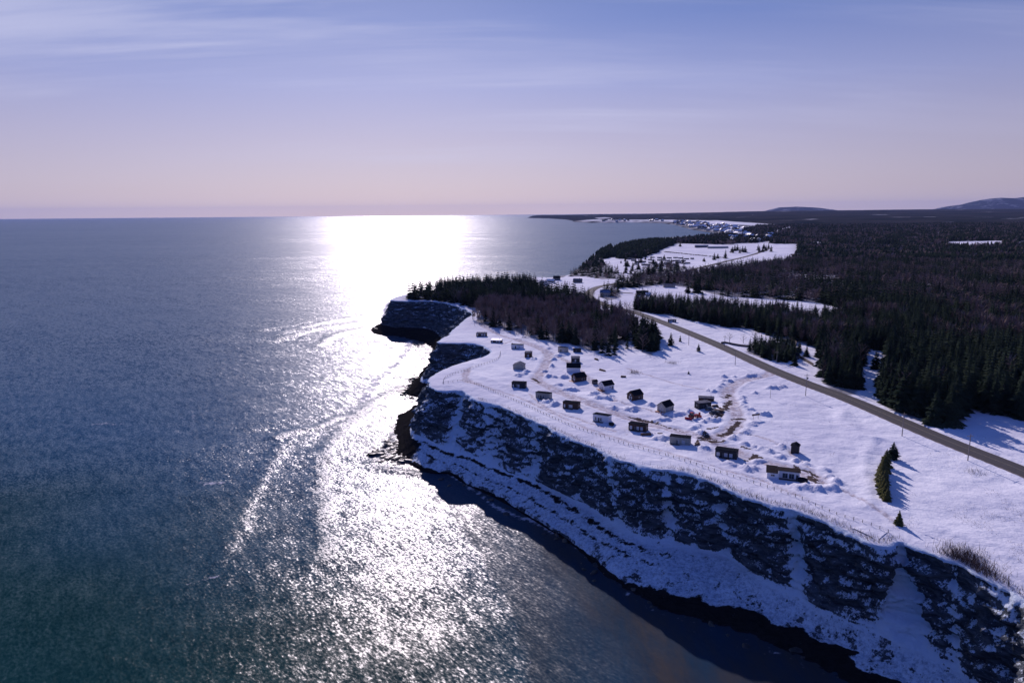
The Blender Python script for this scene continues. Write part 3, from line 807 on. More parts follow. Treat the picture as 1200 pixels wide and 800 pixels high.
# calmer shallow water tucked under the cliff: to the right of the outer sparkle line
spx, spy = project(SX, SY, 0*SX)
okf = (SY > 40)
line1 = np.array([(486, 552), (515, 590), (540, 620), (560, 650), (585, 690), (605, 735), (622, 800), (650, 900)])
edge1 = np.interp(spy, line1[:, 1], line1[:, 0])
line2 = np.array([(535, 566), (575, 590), (610, 640), (650, 690), (700, 760), (740, 830)])
edge2 = np.interp(spy, line2[:, 1], line2[:, 0])
wv = 8*pnoise(SX/14, SY/14)
calm = np.where(okf & (spy > 548), .42*sstep(-2, 3, spx-edge1+wv*.2)+.45*sstep(-10, 45, spx-edge2+wv*2), 0.)
shal = np.where(okf & (spy > 548), .5*sstep(-2, 4, spx-edge1)+.5*sstep(-10, 60, spx-edge2+wv*2), 0.)
dco, _ = seg_dist(SX, SY, CU[::8, 3], False)
shal = np.maximum(shal, np.where(okf, .8*np.exp(-dco/14), 0)); calm = np.maximum(calm, 0*calm)
teal = np.where(okf, (1-sstep(125, 290, SY+.35*SX+40*pnoise(SX/60, SY/60)))*(1-sstep(-30, 60, SX)), 1.)
# swell as real relief close in
swl = .10*np.sin((SX*.42-SY*.9)/5.2+1.5*pnoise(SX/40, SY/40))*np.exp(-np.clip(SY-300, 0, None)/250)*(np.abs(SX) < 500)
rid = np.zeros(SX.shape); rid[nearm] = .75*fs+.2*ff
SZ = swl+rid
sny, snx = SX.shape
si = np.arange(snx*sny).reshape(sny, snx)
SQ = np.stack([si[:-1, :-1], si[:-1, 1:], si[1:, 1:], si[1:, :-1]], -1).reshape(-1, 4)
sea = new_obj('sea_water', np.stack([SX.ravel(), SY.ravel(), SZ.ravel()], 1), SQ, M['water'], smooth=True,
              attrs={'swell': swa, 'foam_glint': foam_glint, 'calm': calm, 'shallow': shal, 'teal': teal})
tag(sea, kind='structure')

# ------------------------------------------------------------------ trees
def conifer(seed, H=14.0, R=2.6, levels=16, nb=9, hi=True, bare_foot=.08, density=1.0):
    """returns crown tris (V,F) and trunk tris"""
    r = np.random.default_rng(seed); V = []; F = []
    for l in range(levels):
        f = l/(levels-1)
        z = H*(bare_foot+(1-bare_foot)*(f**.92)*.97)
        rad = R*1.18*((1-f)**.78)*(.75+.45*r.random())+.12
        k = max(4, int(nb*(1-.5*f)))
        a0 = r.random()*6.28
        for i in range(k):
            if r.random() > density: continue
            a = a0+6.283*i/k+r.normal()*.22
            rr = rad*(.65+.55*r.random()); w = rr*(.26+.14*r.random())+.06
            dz = -rr*(.20+.25*r.random())*(1-.6*f)
            ca, sa = math.cos(a), math.sin(a)
            n = len(V)
            th = H/levels*.9
            P0 = (0, 0, z+th*.35)
            Pm = (ca*rr*.6, sa*rr*.6, z+dz*.35+th*.15)
            L_ = (ca*rr*.55-sa*w, sa*rr*.55+ca*w, z+dz*.75)
            R_ = (ca*rr*.55+sa*w, sa*rr*.55-ca*w, z+dz*.75)
            T = (ca*rr, sa*rr, z+dz)
            V += [P0, L_, R_, T, Pm]
            F += [(n, n+1, n+4), (n, n+4, n+2), (n+4, n+1, n+3), (n+4, n+3, n+2)] if hi else [(n, n+1, n+3), (n, n+3, n+2)]
            if hi:
                n = len(V); q = r.random()*.3+.25
                for sg in (-1, 1):
                    m = len(V)
                    bx, by = ca*rr*q, sa*rr*q
                    ex, ey = bx+ca*rr*.3-sg*sa*w*1.3, by+sa*rr*.3+sg*ca*w*1.3
                    V += [(bx, by, z+th*.2), (ex, ey, z+dz*.9-.1), (bx+ca*.2, by+sa*.2, z-th*.35)]
                    F += [(m, m+1, m+2)]
    n = len(V); V += [(0, 0, H*1.03), (.13, 0, H*.93), (-.07, .11, H*.93), (-.07, -.11, H*.93)]
    F += [(n, n+1, n+2), (n, n+2, n+3), (n, n+3, n+1)]
    return np.array(V, float), np.array(F)
def trunk_mesh(H, r0, r1=.04, n=6, lean=0):
    V = []; F = []
    for k, (z, r) in enumerate(((-.6, r0*1.15), (H*.3, r0*.8), (H, r1))):
        V += [(r*math.cos(6.283*i/n)+lean*z, r*math.sin(6.283*i/n), z) for i in range(n)]
    for k in range(2):
        for i in range(n):
            a, b = k*n+i, k*n+(i+1) % n
            F += [(a, b, b+n), (a, b+n, a+n)]
    return np.array(V), np.array(F)
def bare_tree(seed, H=12.0, R=2.6, limbs=11, tw=9, up=.9):
    """limbs+twigs as thin tapered blades"""
    r = np.random.default_rng(seed); V = []; F = []
    def blade(p, q, w0, w1):
        p = np.array(p); q = np.array(q); d = q-p; d /= np.linalg.norm(d)+1e-9
        a = np.cross(d, (r.normal(), r.normal(), r.normal())); a /= np.linalg.norm(a)+1e-9
        b = np.cross(d, a); n = len(V)
        for c in (0, 2.094, 4.189):
            o = a*math.cos(c)+b*math.sin(c); V.append(p+o*w0)
        V.append(q)
        F.extend([(n, n+1, n+3), (n+1, n+2, n+3), (n+2, n, n+3)])
    for i in range(limbs):
        f = i/limbs; z = H*(.25+.62*f); a = i*2.4+r.normal()*.3
        ln = R*(1.25-.75*f)*(.8+.4*r.random())
        p = np.array((0, 0, z)); q = p+np.array((math.cos(a)*ln, math.sin(a)*ln, ln*up*(.8+.5*r.random())))
        blade(p, q, .085*(1.2-f), .02)
        for j in range(tw):
            g = .25+.75*r.random(); s = p+(q-p)*g; a2 = a+r.normal()*.9; l2 = ln*(.25+.3*r.random())
            e = s+np.array((math.cos(a2)*l2*.7, math.sin(a2)*l2*.7, l2*(.6+.5*r.random())))
            blade(s, e, .035, .01)
            for k in range(2):
                s2 = s+(e-s)*(.3+.6*r.random()); a3 = a2+r.normal(); l3 = l2*.5
                blade(s2, s2+np.array((math.cos(a3)*l3*.6, math.sin(a3)*l3*.6, l3*.8)), .025, .008)
    return np.array(V), np.array(F)
def me_of(name, VF, mat):
    me = bpy.data.meshes.new(name); me.from_pydata([tuple(map(float, v)) for v in VF[0]], [], [tuple(map(int, f)) for f in VF[1]]); me.update()
    me.materials.append(mat); return me

def scatter(poly, step, seed, jitter=.45, extra=None, field=True):
    """jittered grid of ground positions whose foot falls inside plan polygon (given in plan pixels)"""
    p = np.array([G(*q) for q in poly if q[1] > 249]); r = np.random.default_rng(seed)
    x0, y0 = p.min(0); x1, y1 = p.max(0)
    X, Y = np.meshgrid(np.arange(x0, x1, step), np.arange(y0, y1, step))
    X = X.ravel()+r.normal(size=X.size)*step*jitter; Y = Y.ravel()+r.normal(size=Y.size)*step*jitter
    wp = np.array([G(*q) for q in poly])
    k = inside(X, Y, wp); return X[k], Y[k]

# every tree: x, y, kind(0 conifer,1 bare), height, zone
TX, TY, TK, TH, TZ = [], [], [], [], []
def put(X, Y, kind, H, zone):
    TX.append(X); TY.append(Y); TK.append(np.full(len(X), kind)); TH.append(H); TZ.append(np.full(len(X), zone))
def region(poly, step, zone, h, pb, seed, near=None):
    X, Y = scatter(poly, step, seed)
    px, py = project(X, Y, gzf(X, Y))
    k = ~poly_mask(px, py, FIELDS)
    dr, _ = seg_dist(X, Y, ROAD, False); k &= dr > 9
    X, Y = X[k], Y[k]
    r = np.random.default_rng(seed+1)
    if zone in (3, 4):
        fx, fy = project(X, Y, gzf(X, Y))
        k = (pnoise(X/9, Y/9)+.5*r.random(len(X)) < (.27 if zone == 4 else .48)) & ~((zone == 3) & (fx < 525) & (r.random(len(X)) < .45))
        X, Y = X[k], Y[k]
    H = h*(.72+.5*r.random(len(X)))*(1+.18*pnoise(X/25, Y/25))
    b = r.random(len(X)) < np.clip(pb(X, Y), 0, 1)
    put(X[~b], Y[~b], 0, H[~b], zone); put(X[b], Y[b], 1, H[b]*.92, zone)
cst = lambda v: (lambda X, Y: np.full(X.shape, v))
# big wood, by distance
def bigwood():
    r = np.random.default_rng(77)
    for (ya, yb, stp) in ((120, 620, 4.3), (620, 1200, 6.2), (1200, 2300, 9.5), (2300, 4300, 16.0)):
        X, Y = np.meshgrid(np.arange(-50, yb*1.02+60, stp), np.arange(ya, yb, stp))
        X = X.ravel()+r.normal(size=X.size)*stp*.4; Y = Y.ravel()+r.normal(size=Y.size)*stp*.4
        k = (X < Y*.93+40); X, Y = X[k], Y[k]
        px, py = project(X, Y, gzf(X, Y))
        k = inside(px, py, BIGWOOD) & ~poly_mask(px, py, FIELDS) & ~inside(px, py, BAND)
        X, Y = X[k], Y[k]
        dr, _ = seg_dist(X, Y, ROAD, False); dc, _ = seg_dist(X, Y, coast, True)
        k = (dr > 9) & (dc > 5); X, Y = X[k], Y[k]
        gap = pnoise(X/45+7, Y/90)+.5*pnoise(X/15, Y/15) > .33
        X, Y = X[~gap | (Y < 420)], Y[~gap | (Y < 420)]
        pb = sstep(-.02, .25, pnoise(X/70, Y/110)+.55*pnoise(X/22, Y/22)+.14*np.clip((Y-380)/300, 0, 1))*np.clip((Y-330)/120, .08, .75)
        b = r.random(len(X)) < pb
        H = (15.5 if yb < 700 else 14.0)*(.7+.5*r.random(len(X)))*(1+.2*pnoise(X/30, Y/30))
        put(X[~b], Y[~b], 0, H[~b], 0); put(X[b], Y[b], 1, H[b]*.9, 0)
bigwood()
region(BAND, 3.9, 1, 13.0, lambda X, Y: .10+.25*(pnoise(X/25, Y/25) > .1), 11)
region(CLUMP, 3.0, 2, 8.0, cst(.04), 12)
region(HEADW, 4.0, 3, 14.5, cst(.08), 13)
region(MIXW, 3.8, 4, 13.0, lambda X, Y: .90-.8*sstep(-10, 55, X)*sstep(.0, .25, pnoise(X/14+3, Y/14)+.05) , 14)
region(MIDW, 5.6, 5, 12.5, cst(.15), 15)
region(SHOREW, 12.5, 6, 12.0, cst(.2), 16)
region(POINTW, 7.5, 7, 15.0, cst(.05), 17)
region(POINTW2, 8.0, 7, 14.0, cst(.05), 18)
region(ROADW2, 14.0, 8, 13.0, cst(.3), 19)
region(NORTHW, 15.0, 9, 14.0, cst(.35), 20)
region(HOUSEW, 9.0, 10, 11.0, cst(.4), 21)
def single(pts, h, kind, zone):
    g = np.array([G(*p) for p in pts]); put(g[:, 0], g[:, 1], kind, np.array(h, float), zone)
for _k in range(30):
    a_ = (random.uniform(722, 800), 0); a_ = (a_[0], random.uniform(304, 322)); single([a_], [random.uniform(6, 14)], 0, 11)
# camp-field trees and strays
single([(751,308),(768,313),(775,312),(784,311),(786,318),(800,309),(825,306.5),(837,304.5),(841,303),(850,303),(733,312),(741,318),(748,316),(797,289)], [13,12,16,12,10,14,8,14,11,18,12,15,12,12], 0, 11)
X_, Y_ = np.array([G(x, y) for x, y in [(888+i*2.6+random.uniform(-1,1), 292+random.uniform(-1.5,3.5)) for i in range(7)]+[(858+i*3, 295+random.uniform(-2,2)) for i in range(6)]]).T
put(X_, Y_, 0, np.full(len(X_), 15.), 11)
single([(815,343),(819,343.5),(806,343),(902,362),(905,363),(909,363),(912,364),(918,364),(922,364)], [11,12,9,8,9,10,8,12,9], 0, 12)
single([(697,410),(706,413),(713,416),(720,415),(722,409),(688,404),(735,408)], [12,14,13,12,11,12,9], 0, 4)
TX = np.concatenate(TX); TY = np.concatenate(TY); TK = np.concatenate(TK); TH = np.concatenate(TH); TZ = np.concatenate(TZ)
dcoast, _ = seg_dist(TX, TY, coast, True); insd = inside(TX, TY, coast)
cab_clear = np.ones(len(TX), bool)
ok = insd & (dcoast > np.where(TZ == 3, 3.0, 5.0)) & (TY > 60)
TX, TY, TK, TH, TZ = [a[ok] for a in (TX, TY, TK, TH, TZ)]
TGZ = gz(TX, TY)
tpx, tpy = project(TX, TY, TGZ+TH*.5)
dist = np.hypot(TX, TY)
inframe = (tpx > -10) & (tpx < 1210) & (tpy > 0) & (tpy < 810)
# trees far outside the frame are not needed (a margin is kept)
keepm = (tpx > -250) & (tpx < 1420)
app = np.where(inframe, TH/dist, 0)
# front-row bonus: trees deep inside the wood hide behind others
depthin = np.zeros(len(TX))
for z_, poly in ((0, BIGWOOD), (1, BAND), (3, HEADW), (4, MIXW)):
    k = np.where((TZ == z_) & (dist < 700))[0]
    if len(k):
        dd, _ = seg_dist(TX[k], TY[k], np.array([G(*q) for q in poly]), True); depthin[k] = dd
score = app*np.exp(-depthin/16)
chosen = np.zeros(len(TX), bool)
for kind, nmax in ((0, 272), (1, 200)):
    k = np.where((TK == kind) & inframe & ~((TZ == 11) | (TZ == 12)))[0]
    o_ = k[np.argsort(-score[k])][:nmax-(24 if kind == 0 else 8)]
    chosen[o_] = True
    chosen[(TK == kind) & ((TZ == 11) | (TZ == 12))] = True
ZLAB = {0: 'dark spruce at the front edge of the large wood right of the road', 1: 'dark spruce in the tree band along the far side of the road', 2: 'small dark spruce in the compact clump beside the road behind the snowfield',
        3: 'tall dark spruce in the wood on top of the headland', 4: 'dark spruce among the bare trees behind the cabins', 5: 'dark spruce in the loose clump between the cabins and the road', 6: 'dark spruce by the shore behind the houses',
        7: 'dark spruce in the wood on the far snowy point', 8: 'dark spruce beside the bend of the far road', 9: 'dark spruce in the line north of the camp field', 10: 'dark spruce around the blue roofed house', 11: 'lone spruce on the far camp field', 12: 'small spruce on the open field behind the tree band'}
ZB = {k: v.replace('dark spruce', 'bare brown tree').replace('lone spruce', 'bare brown tree').replace('small spruce', 'bare brown tree').replace('small bare', 'bare').replace('among the bare trees behind', 'in the leafless grove behind') for k, v in ZLAB.items()}
protoC = []
for s_ in range(6):
    Rr = [2.7, 2.3, 3.0, 2.5, 2.1, 2.8][s_]
    c = me_of('spruce_crown_mesh', conifer(100+s_, 14, Rr, 19, 10, True, .06 if s_ % 2 else .12, .93), M['spruce'])
    t_ = me_of('spruce_trunk_mesh', trunk_mesh(13.5, .2), M['bark']); protoC.append((c, t_))
protoB = []
for s_ in range(5):
    c = me_of('bare_crown_mesh', bare_tree(200+s_, 12, 2.2+.2*s_, 12, 9, .95+.1*s_), M['twig'])
    t_ = me_of('bare_trunk_mesh', trunk_mesh(11.5, .16, .03), M['bark']); protoB.append((c, t_))
def tree_obj(kind, x, y, z, H, rz, label, group, var, wide=1.0, name=None):
    pr = (protoC if kind == 0 else protoB)[var]
    e = empty(name or ('spruce_tree' if kind == 0 else 'bare_tree'), (x, y, z), rz, label, 'tree', group)
    s = H/(14 if kind == 0 else 12); e.scale = (s*wide, s*wide, s)
    for nm, me in (('trunk', pr[1]), ('crown', pr[0])):
        o = bpy.data.objects.new(nm, me); col.objects.link(o); o.parent = e
    return e
GRP = {}
for i in np.where(chosen)[0]:
    kd = int(TK[i]); z_ = int(TZ[i])
    tree_obj(kd, TX[i], TY[i], TGZ[i]-.1, TH[i], random.uniform(0, 6.28), (ZLAB if kd == 0 else ZB)[z_], ('spruces, ' if kd == 0 else 'bare trees, ')+'patch %s' % ['of the big wood','of the road band','of the small clump','of the headland','behind the cabins','between cabins and road','by the shore','of the far point','at the road bend','north of the camp','round the house','of the camp field','of the open field'][z_],
             random.randrange(6 if kd == 0 else 5), random.uniform(.95, 1.3)*(1.45 if z_ in (5, 11, 12) else 1.0))
# the rest of the woods as merged foliage
def merged(name, sel, templates, mat, h0, extra_w=1.0, kind='stuff', seed=1):
    if len(sel) == 0: return
    r = np.random.default_rng(seed); Vs = []; Fs = []; n0 = 0
    tv = r.integers(0, len(templates), len(sel)); ang = r.random(len(sel))*6.283; wd = (.85+.35*r.random(len(sel)))*extra_w
    for t_i, (TV, TF) in enumerate(templates):
        k = sel[tv == t_i]
        if len(k) == 0: continue
        a = ang[tv == t_i]; w = wd[tv == t_i]; s = TH[k]/h0
        ca, sa = np.cos(a)[:, None], np.sin(a)[:, None]
        x = (TV[None, :, 0]*ca-TV[None, :, 1]*sa)*(s*w)[:, None]+TX[k][:, None]
        y = (TV[None, :, 0]*sa+TV[None, :, 1]*ca)*(s*w)[:, None]+TY[k][:, None]
        z = TV[None, :, 2]*s[:, None]+(TGZ[k]-.15)[:, None]
        Vs.append(np.stack([x, y, z], -1).reshape(-1, 3))
        Fs.append((TF[None]+(np.arange(len(k))*len(TV))[:, None, None]).reshape(-1, 3)+n0)
        n0 += len(k)*len(TV)
    o = new_obj(name, np.concatenate(Vs), np.concatenate(Fs), mat); tag(o, kind=kind); return o
rest = ~chosen & keepm
lodA = rest & (dist < 650); lodB = rest & (dist >= 650) & (dist < 1300); lodC = rest & (dist >= 1300)
def cones(seed):
    r = np.random.default_rng(seed); V = []; F = []
    for (z0, z1, rr) in ((.6, 7.5, 2.9), (4.5, 11, 2.2), (8, 14, 1.35)):
        n = len(V); k = 6; V.append((r.normal()*.1, r.normal()*.1, z1))
        a0 = r.random()*6
        V += [(rr*(.7+.5*r.random())*math.cos(a0+6.283*i/k), rr*(.7+.5*r.random())*math.sin(a0+6.283*i/k), z0+r.normal()*.5) for i in range(k)]
        F += [(n, n+1+i, n+1+(i+1) % k) for i in range(k)]
    return np.array(V), np.array(F)
def bare_far(seed, n=26, w=.16):
    r = np.random.default_rng(seed); V = []; F = []
    V += [(.15, 0, 0), (-.1, .12, 0), (0, 0, 11)]; F += [(0, 1, 2)]
    for i in range(n):
        z = 3+6*r.random(); a = r.random()*6.28; l = 1+1.8*r.random(); m = len(V); b = r.random()*6.28
        p = np.array((math.cos(a)*l*.3, math.sin(a)*l*.3, z)); q = np.array((math.cos(a)*l, math.sin(a)*l, z+1.5+1.5*r.random()))
        o = np.array((math.cos(b)*w, math.sin(b)*w, 0))
        V += [p-o, p+o, q]; F += [(m, m+1, m+2)]
    return np.array(V), np.array(F)
tA = [conifer(300+i, 14, 2.6+.25*i, 12, 7, False, .08) for i in range(4)]
tB = [conifer(320+i, 14, 2.8+.2*i, 7, 6, False, .1) for i in range(3)]
tC = [cones(340+i) for i in range(4)]
bA = [bare_far(360+i, 120, .13) for i in range(3)]; bB = [bare_far(370+i, 24, .22) for i in range(3)]; bC = [bare_far(380+i, 9, .6) for i in range(3)]
I = lambda m: np.where(m)[0]
merged('spruce_forest', I(lodA & (TK == 0)), tA, M['spruce'], 14, seed=2)
merged('spruce_forest', I(lodB & (TK == 0)), tB, M['spruce'], 14, 1.25, seed=3)
merged('spruce_forest', I(lodC & (TK == 0)), tC, M['spruce'], 14, 1.7, seed=4)
merged('bare_forest', I(lodA & (TK == 1)), bA, M['twig'], 12, 1.3, seed=5)
merged('bare_forest', I(lodB & (TK == 1)), bB, M['twig'], 12, 1.7, seed=6)
merged('bare_forest', I(lodC & (TK == 1)), bC, M['twig'], 12, 2.4, seed=7)

# hedge row of cedars and small lone trees: each singled out by look and place
crownK = [me_of('cedar_crown_mesh', conifer(400+i, 14, 4.2, 20, 13, True, .02, 1.0), M['cedar']) for i in range(3)]
def cedar(px, py, H, wide, label, group=None, name='cedar_tree'):
    x, y = G(px, py); e = empty(name, (x, y, float(gz(x, y))-.1), random.uniform(0, 6.28), label, 'tree', group)
    s = H/14; e.scale = (s*wide, s*wide, s)
    for nm, me in (('trunk', protoC[0][1]), ('crown', random.choice(crownK))):
        o = bpy.data.objects.new(nm, me); col.objects.link(o); o.parent = e
hed = [(1037,552.5,6.5),(1038,546,6.4),(1035.5,553,6.2),(1034,558,6.2),(1032.5,561,6),(1032,565,6.0),(1032.5,570,5.8),(1034,575,5.8),(1035,579,5.6),(1037,583,5.2),(1039,586.5,4.2),(1034,562,5.8),(1036,570,5.6)]
for i, (x, y, h) in enumerate(hed):
    cedar(x, y, h, 1.0, 'olive green cedar in the short dense row standing alone on the open snowfield', 'cedars of the short row on the snowfield')
tree_obj(0, *G(1046, 537.5), float(gz(*G(1046, 537.5))), 6.2, 1, 'round dark tree at the upper end of the olive cedar row', None, 2, 1.5)
cedar(1053, 614.5, 4.6, .9, 'lone small spruce near the cliff edge below the cedar row', None, 'spruce_tree')
for (x, y, h, lab) in [(818.5, 412, 5.0, 'low dark spruce close to the near side of the road'), (807, 437.5, 2.0, 'tiny dark shrub alone on the snow above the gabled cabins'),
                       (1026, 432, 11, 'snow dusted spruce standing apart in the gap between two woods'), (945, 417, 6.5, 'small spruce beside the track behind the roadside clump'), (931, 428, 7, 'spruce at the right end of the roadside clump beside the small house'), (915, 400, 7, 'dark spruce beside the low dark wall behind the clump'), (911, 399, 5, 'shorter spruce left of the one beside the low dark wall'),
                       (786, 405, 8.5, 'slim spruce right of the loose clump near the road'), (797, 400, 4.5, 'short spruce at the roadside beyond the loose clump')]:
    x_, y_ = G(x, y); tree_obj(0, x_, y_, float(gz(x_, y_))-.1, h, random.uniform(0, 6), lab, None, random.randrange(6), 1.35)
for (x, y, h, lab) in [(855, 400, 6.5, 'round leafless orchard tree beyond the road, leftmost of three'), (871, 402, 6, 'round leafless orchard tree beyond the road, middle of three'), (884, 403, 7.5, 'round leafless orchard tree beside the roadside spruce clump')]:
    x_, y_ = G(x, y); tree_obj(1, x_, y_, float(gz(x_, y_))-.1, h, random.uniform(0, 6), lab, None, random.randrange(5), 1.9)

# shrubs on the rim: low twigs
def brush(name, pts, n_each, h, r, label=None):
    V = []; F = []
    rr = np.random.default_rng(len(pts)+9)
    P = np.repeat(np.array(pts), n_each, axis=0); P = P+rr.normal(size=P.shape)*r
    dco_, _ = seg_dist(P[:, 0], P[:, 1], rim[::3], False)
    Z = gz(P[:, 0], P[:, 1])
    ok_ = Z > 27.5; P, Z = P[ok_], Z[ok_]; n = len(P)
    a = rr.random(n)*6.283; l = h*(.5+.8*rr.random(n)); t = rr.normal(size=(n, 2))*.35; w = .045
    A = np.stack([P[:, 0]-np.cos(a)*w, P[:, 1]-np.sin(a)*w, Z-.1], 1); B = np.stack([P[:, 0]+np.cos(a)*w, P[:, 1]+np.sin(a)*w, Z-.1], 1)
    C_ = np.stack([P[:, 0]+t[:, 0]*l, P[:, 1]+t[:, 1]*l, Z+l], 1)
    V = np.stack([A, B, C_], 1).reshape(-1, 3); F = np.arange(3*n).reshape(-1, 3)
    o = new_obj(name, V, F, M['bush']); tag(o, label, kind='stuff'); return o
def edge_pts(pxs, k, inl):
    A = smooth_poly([W(*p) for p in pxs], 1.2); return A
brush('cliff_edge_undergrowth', np.concatenate([edge_pts([(560,468),(600,482),(640,500),(700,526),(732,541),(765,549),(804,552),(852,570),(900,588),(945,598),(980,613),(1029,633),(1050,630)], 0, 0), edge_pts([(1068,648),(1110,652),(1150,668),(1200,700),(1260,740)], 0, 0)]), 26, 1.0, 1.3)
brush('clifftop_undergrowth', [W(*p) for p in [(1118,650),(1124,652),(1130,655),(1136,658),(1142,662),(1148,667),(1154,672),(1160,678),(1122,646),(1130,648),(1138,655)]], 160, 1.7, 2.4)
gr = []
for _ in range(520):
    a = (random.uniform(1040, 1200), random.uniform(560, 690)) if random.random() < .6 else (random.uniform(770, 1190), random.uniform(470, 600))
    gr.append(G(*a))
gv = np.array(gr); nn = pnoise(gv[:, 0]/12, gv[:, 1]/12)
gv = gv[nn > .12]
if len(gv): brush('dead_grass', gv, 14, .35, 1.0)
brush('roadside_undergrowth', [G(*p) for p in [(742+i*1.1, 436+2*math.sin(i)) for i in range(3)]+[(786,425),(788,426),(1145,574-20),(565,378),(572,380),(580,384),(590,387),(598,390),(606,392),(615,396),(570,376)]], 60, 1.6, 1.6)

# ------------------------------------------------------------------ cabins
def window(parent, x, y, z, w, h, face, pane=None, n=2):
    """face: 'f' front (-y), 'r' right (+x), 'l' left (-x)"""
    fr = MB(); pn = MB(); t = .07
    def bx(mb, a0, a1, z0, z1, d0, d1):
        if face == 'f': mb.box(x+a0, x+a1, y-d1, y-d0, z+z0, z+z1)
        elif face == 'b': mb.box(x+a0, x+a1, y+d0, y+d1, z+z0, z+z1)
        elif face == 'r': mb.box(x+d0, x+d1, y+a0, y+a1, z+z0, z+z1)
        else: mb.box(x-d1, x-d0, y+a0, y+a1, z+z0, z+z1)
    bx(fr, -w/2, w/2, 0, t, -.05, .07); bx(fr, -w/2, w/2, h-t, h, -.05, .07)
    bx(fr, -w/2, -w/2+t, t, h-t, -.05, .07); bx(fr, w/2-t, w/2, t, h-t, -.05, .07)
    for i in range(1, n):
        c = -w/2+w*i/n; bx(fr, c-t/2, c+t/2, t, h-t, -.05, .065)
    f = fr.build('window', M['frame'], parent)
    bx(pn, -w/2+t+.003, w/2-t-.003, t+.003, h-t-.003, -.04, .03)
    pn.build('pane', pane or M['glass'], f)
def cabin_mono(px, py, ang, Lx, Ly, H, wall, label, roof='roof_dark', win=((-.36, 1.0), (.08, 1.3), (.33, 1.3)), group=None, slope=.5, sink=0, pane='curtain', deck=True, wmul=1.0):
    x, y = G(px, py); z = float(gz(x, y))-sink
    e = empty('cabin', (x, y, z), math.radians(ang), label, 'cabin', group)
    e.scale = (.77,)*3
    hf, hb = H+slope, H    # front higher, roof falls to the back
    MB().prism([(-Ly/2, -.8), (Ly/2, -.8), (Ly/2, hb), (-Ly/2, hf)], -Lx/2, Lx/2).build('wall', M[wall], e)
    o = .28; sl = (hf-hb)/Ly
    MB().prism([(-Ly/2-o, hf+sl*o+.02), (Ly/2+o, hb-sl*o+.02), (Ly/2+o, hb-sl*o+.24), (-Ly/2-o, hf+sl*o+.24)], -Lx/2-o*.6, Lx/2+o*.6).build('roof', M[roof], e)
    for fx, w in win:
        window(e, fx*Lx, -Ly/2, .55, w*1.15*wmul, 1.75, 'f', M[pane], 2)
    window(e, Lx/2, 0, 1.2, .9, .9, 'r', M['glass'], 1)
    window(e, -Lx/2, .2, 1.2, .9, .9, 'l', M['glass'], 1)
    dm = MB().box(-.12*Lx-.45, -.12*Lx+.45, -Ly/2-.05, -Ly/2+.02, .1, 2.15).build('door', M['w_darkgrey'] if wall != 'w_darkgrey' else M['frame'], e)
    MB().tube((-.12*Lx+.3, -Ly/2-.12, 1.1), (-.12*Lx+.3, -Ly/2-.05, 1.1), .035).build('handle', M['metal'], dm)
    MB().tube((Lx*.3, 0, H), (Lx*.3, 0, H+1.3), .11, .11, 8).build('stove_pipe', M['metal'], e)
    if deck: MB().box(-Lx*.45, Lx*.2, -Ly/2-1.6, -Ly/2-.01, -.5, .12).build('deck', M['wood'], e)
    return e
def cabin_gable(px, py, ang, Lr, Wd, H, wall, label, roof='roof_dark', rise=2.0, deck='deck', group=None, name='cabin', fw=True, ov=.35):
    """ridge along local x; gable front at local -x"""
    x, y = G(px, py); z = float(gz(x, y))
    e = empty(name, (x, y, z), math.radians(ang), label, 'cabin' if name == 'cabin' else name.split('_')[-1], group); e.scale = (.77,)*3
    MB().prism([(-Wd/2, -.8), (Wd/2, -.8), (Wd/2, H), (0, H+rise), (-Wd/2, H)], -Lr/2, Lr/2).build('wall', M[wall], e)
    s = rise/(Wd/2); r = MB(); t = .16
    for sg in (-1, 1):
        pts = [(0, H+rise+.03), (sg*(Wd/2+ov), H-s*ov+.03), (sg*(Wd/2+ov), H-s*ov+.03+t), (0, H+rise+.03+t)]
        if sg > 0: pts = pts[::-1]
        r.prism(pts, -Lr/2-ov*1.2, Lr/2+ov*.6)
    r.build('roof', M[roof], e)
    if fw:
        window(e, -Lr/2, -.75, .5, .9, 1.7, 'l', M['curtain'], 1); window(e, -Lr/2, .75, .5, .9, 1.7, 'l', M['curtain'], 1)
        window(e, -Lr/2, 0, 2.6, 1.0, .8, 'l', M['curtain'], 1)
        window(e, .5, -Wd/2, 1.1, .8, .9, 'f', M['glass'], 1)
        dm = MB().box(Lr*.3-.45, Lr*.3+.45, -Wd/2-.05, -Wd/2+.02, .1, 2.1).build('door', M['w_darkgrey'], e)
        MB().tube((Lr*.3+.3, -Wd/2-.12, 1.1), (Lr*.3+.3, -Wd/2-.05, 1.1), .035).build('handle', M['metal'], dm)
    if deck:
        MB().box(-Lr/2-2.0, -Lr/2-.01, -Wd/2-.2, Wd/2+.1, -.5, .14).build('deck', M[deck], e)
    return e
# the sea-side row
cabin_mono(564.5, 393.5, -8, 9, 4.5, 3.0, 'w_brown', 'dark brown cabin with a grey frosted roof, farthest cabin on the clifftop', 'roof_grey', slope=-.4)
cabin_mono(582, 401, -14, 9, 5, 2.9, 'w_brown', 'brown cabin with snow covered roof next to the farthest one', 'roof_snow', slope=-.7)
cabin_mono(606.5, 408, -14, 9.5, 4.4, 2.9, 'w_white', 'pale blue grey cabin behind the lane, third from the headland', 'roof_dark', slope=.3, win=((-.36, .7), (.2, .8)))
cabin_mono(619.3, 418, -10, 5.2, 4.4, 3.9, 'w_brown', 'small tall dark brown cabin beside the narrow lane', 'roof_grey', win=((0, 1.0),), slope=-.3, deck=False)
cabin_gable(608.5, 431, 78, 7.0, 7.4, 3.2, 'w_grey', 'grey cabin showing its blunt gable end to the sea', 'roof_grey', 1.5, None, fw=False)
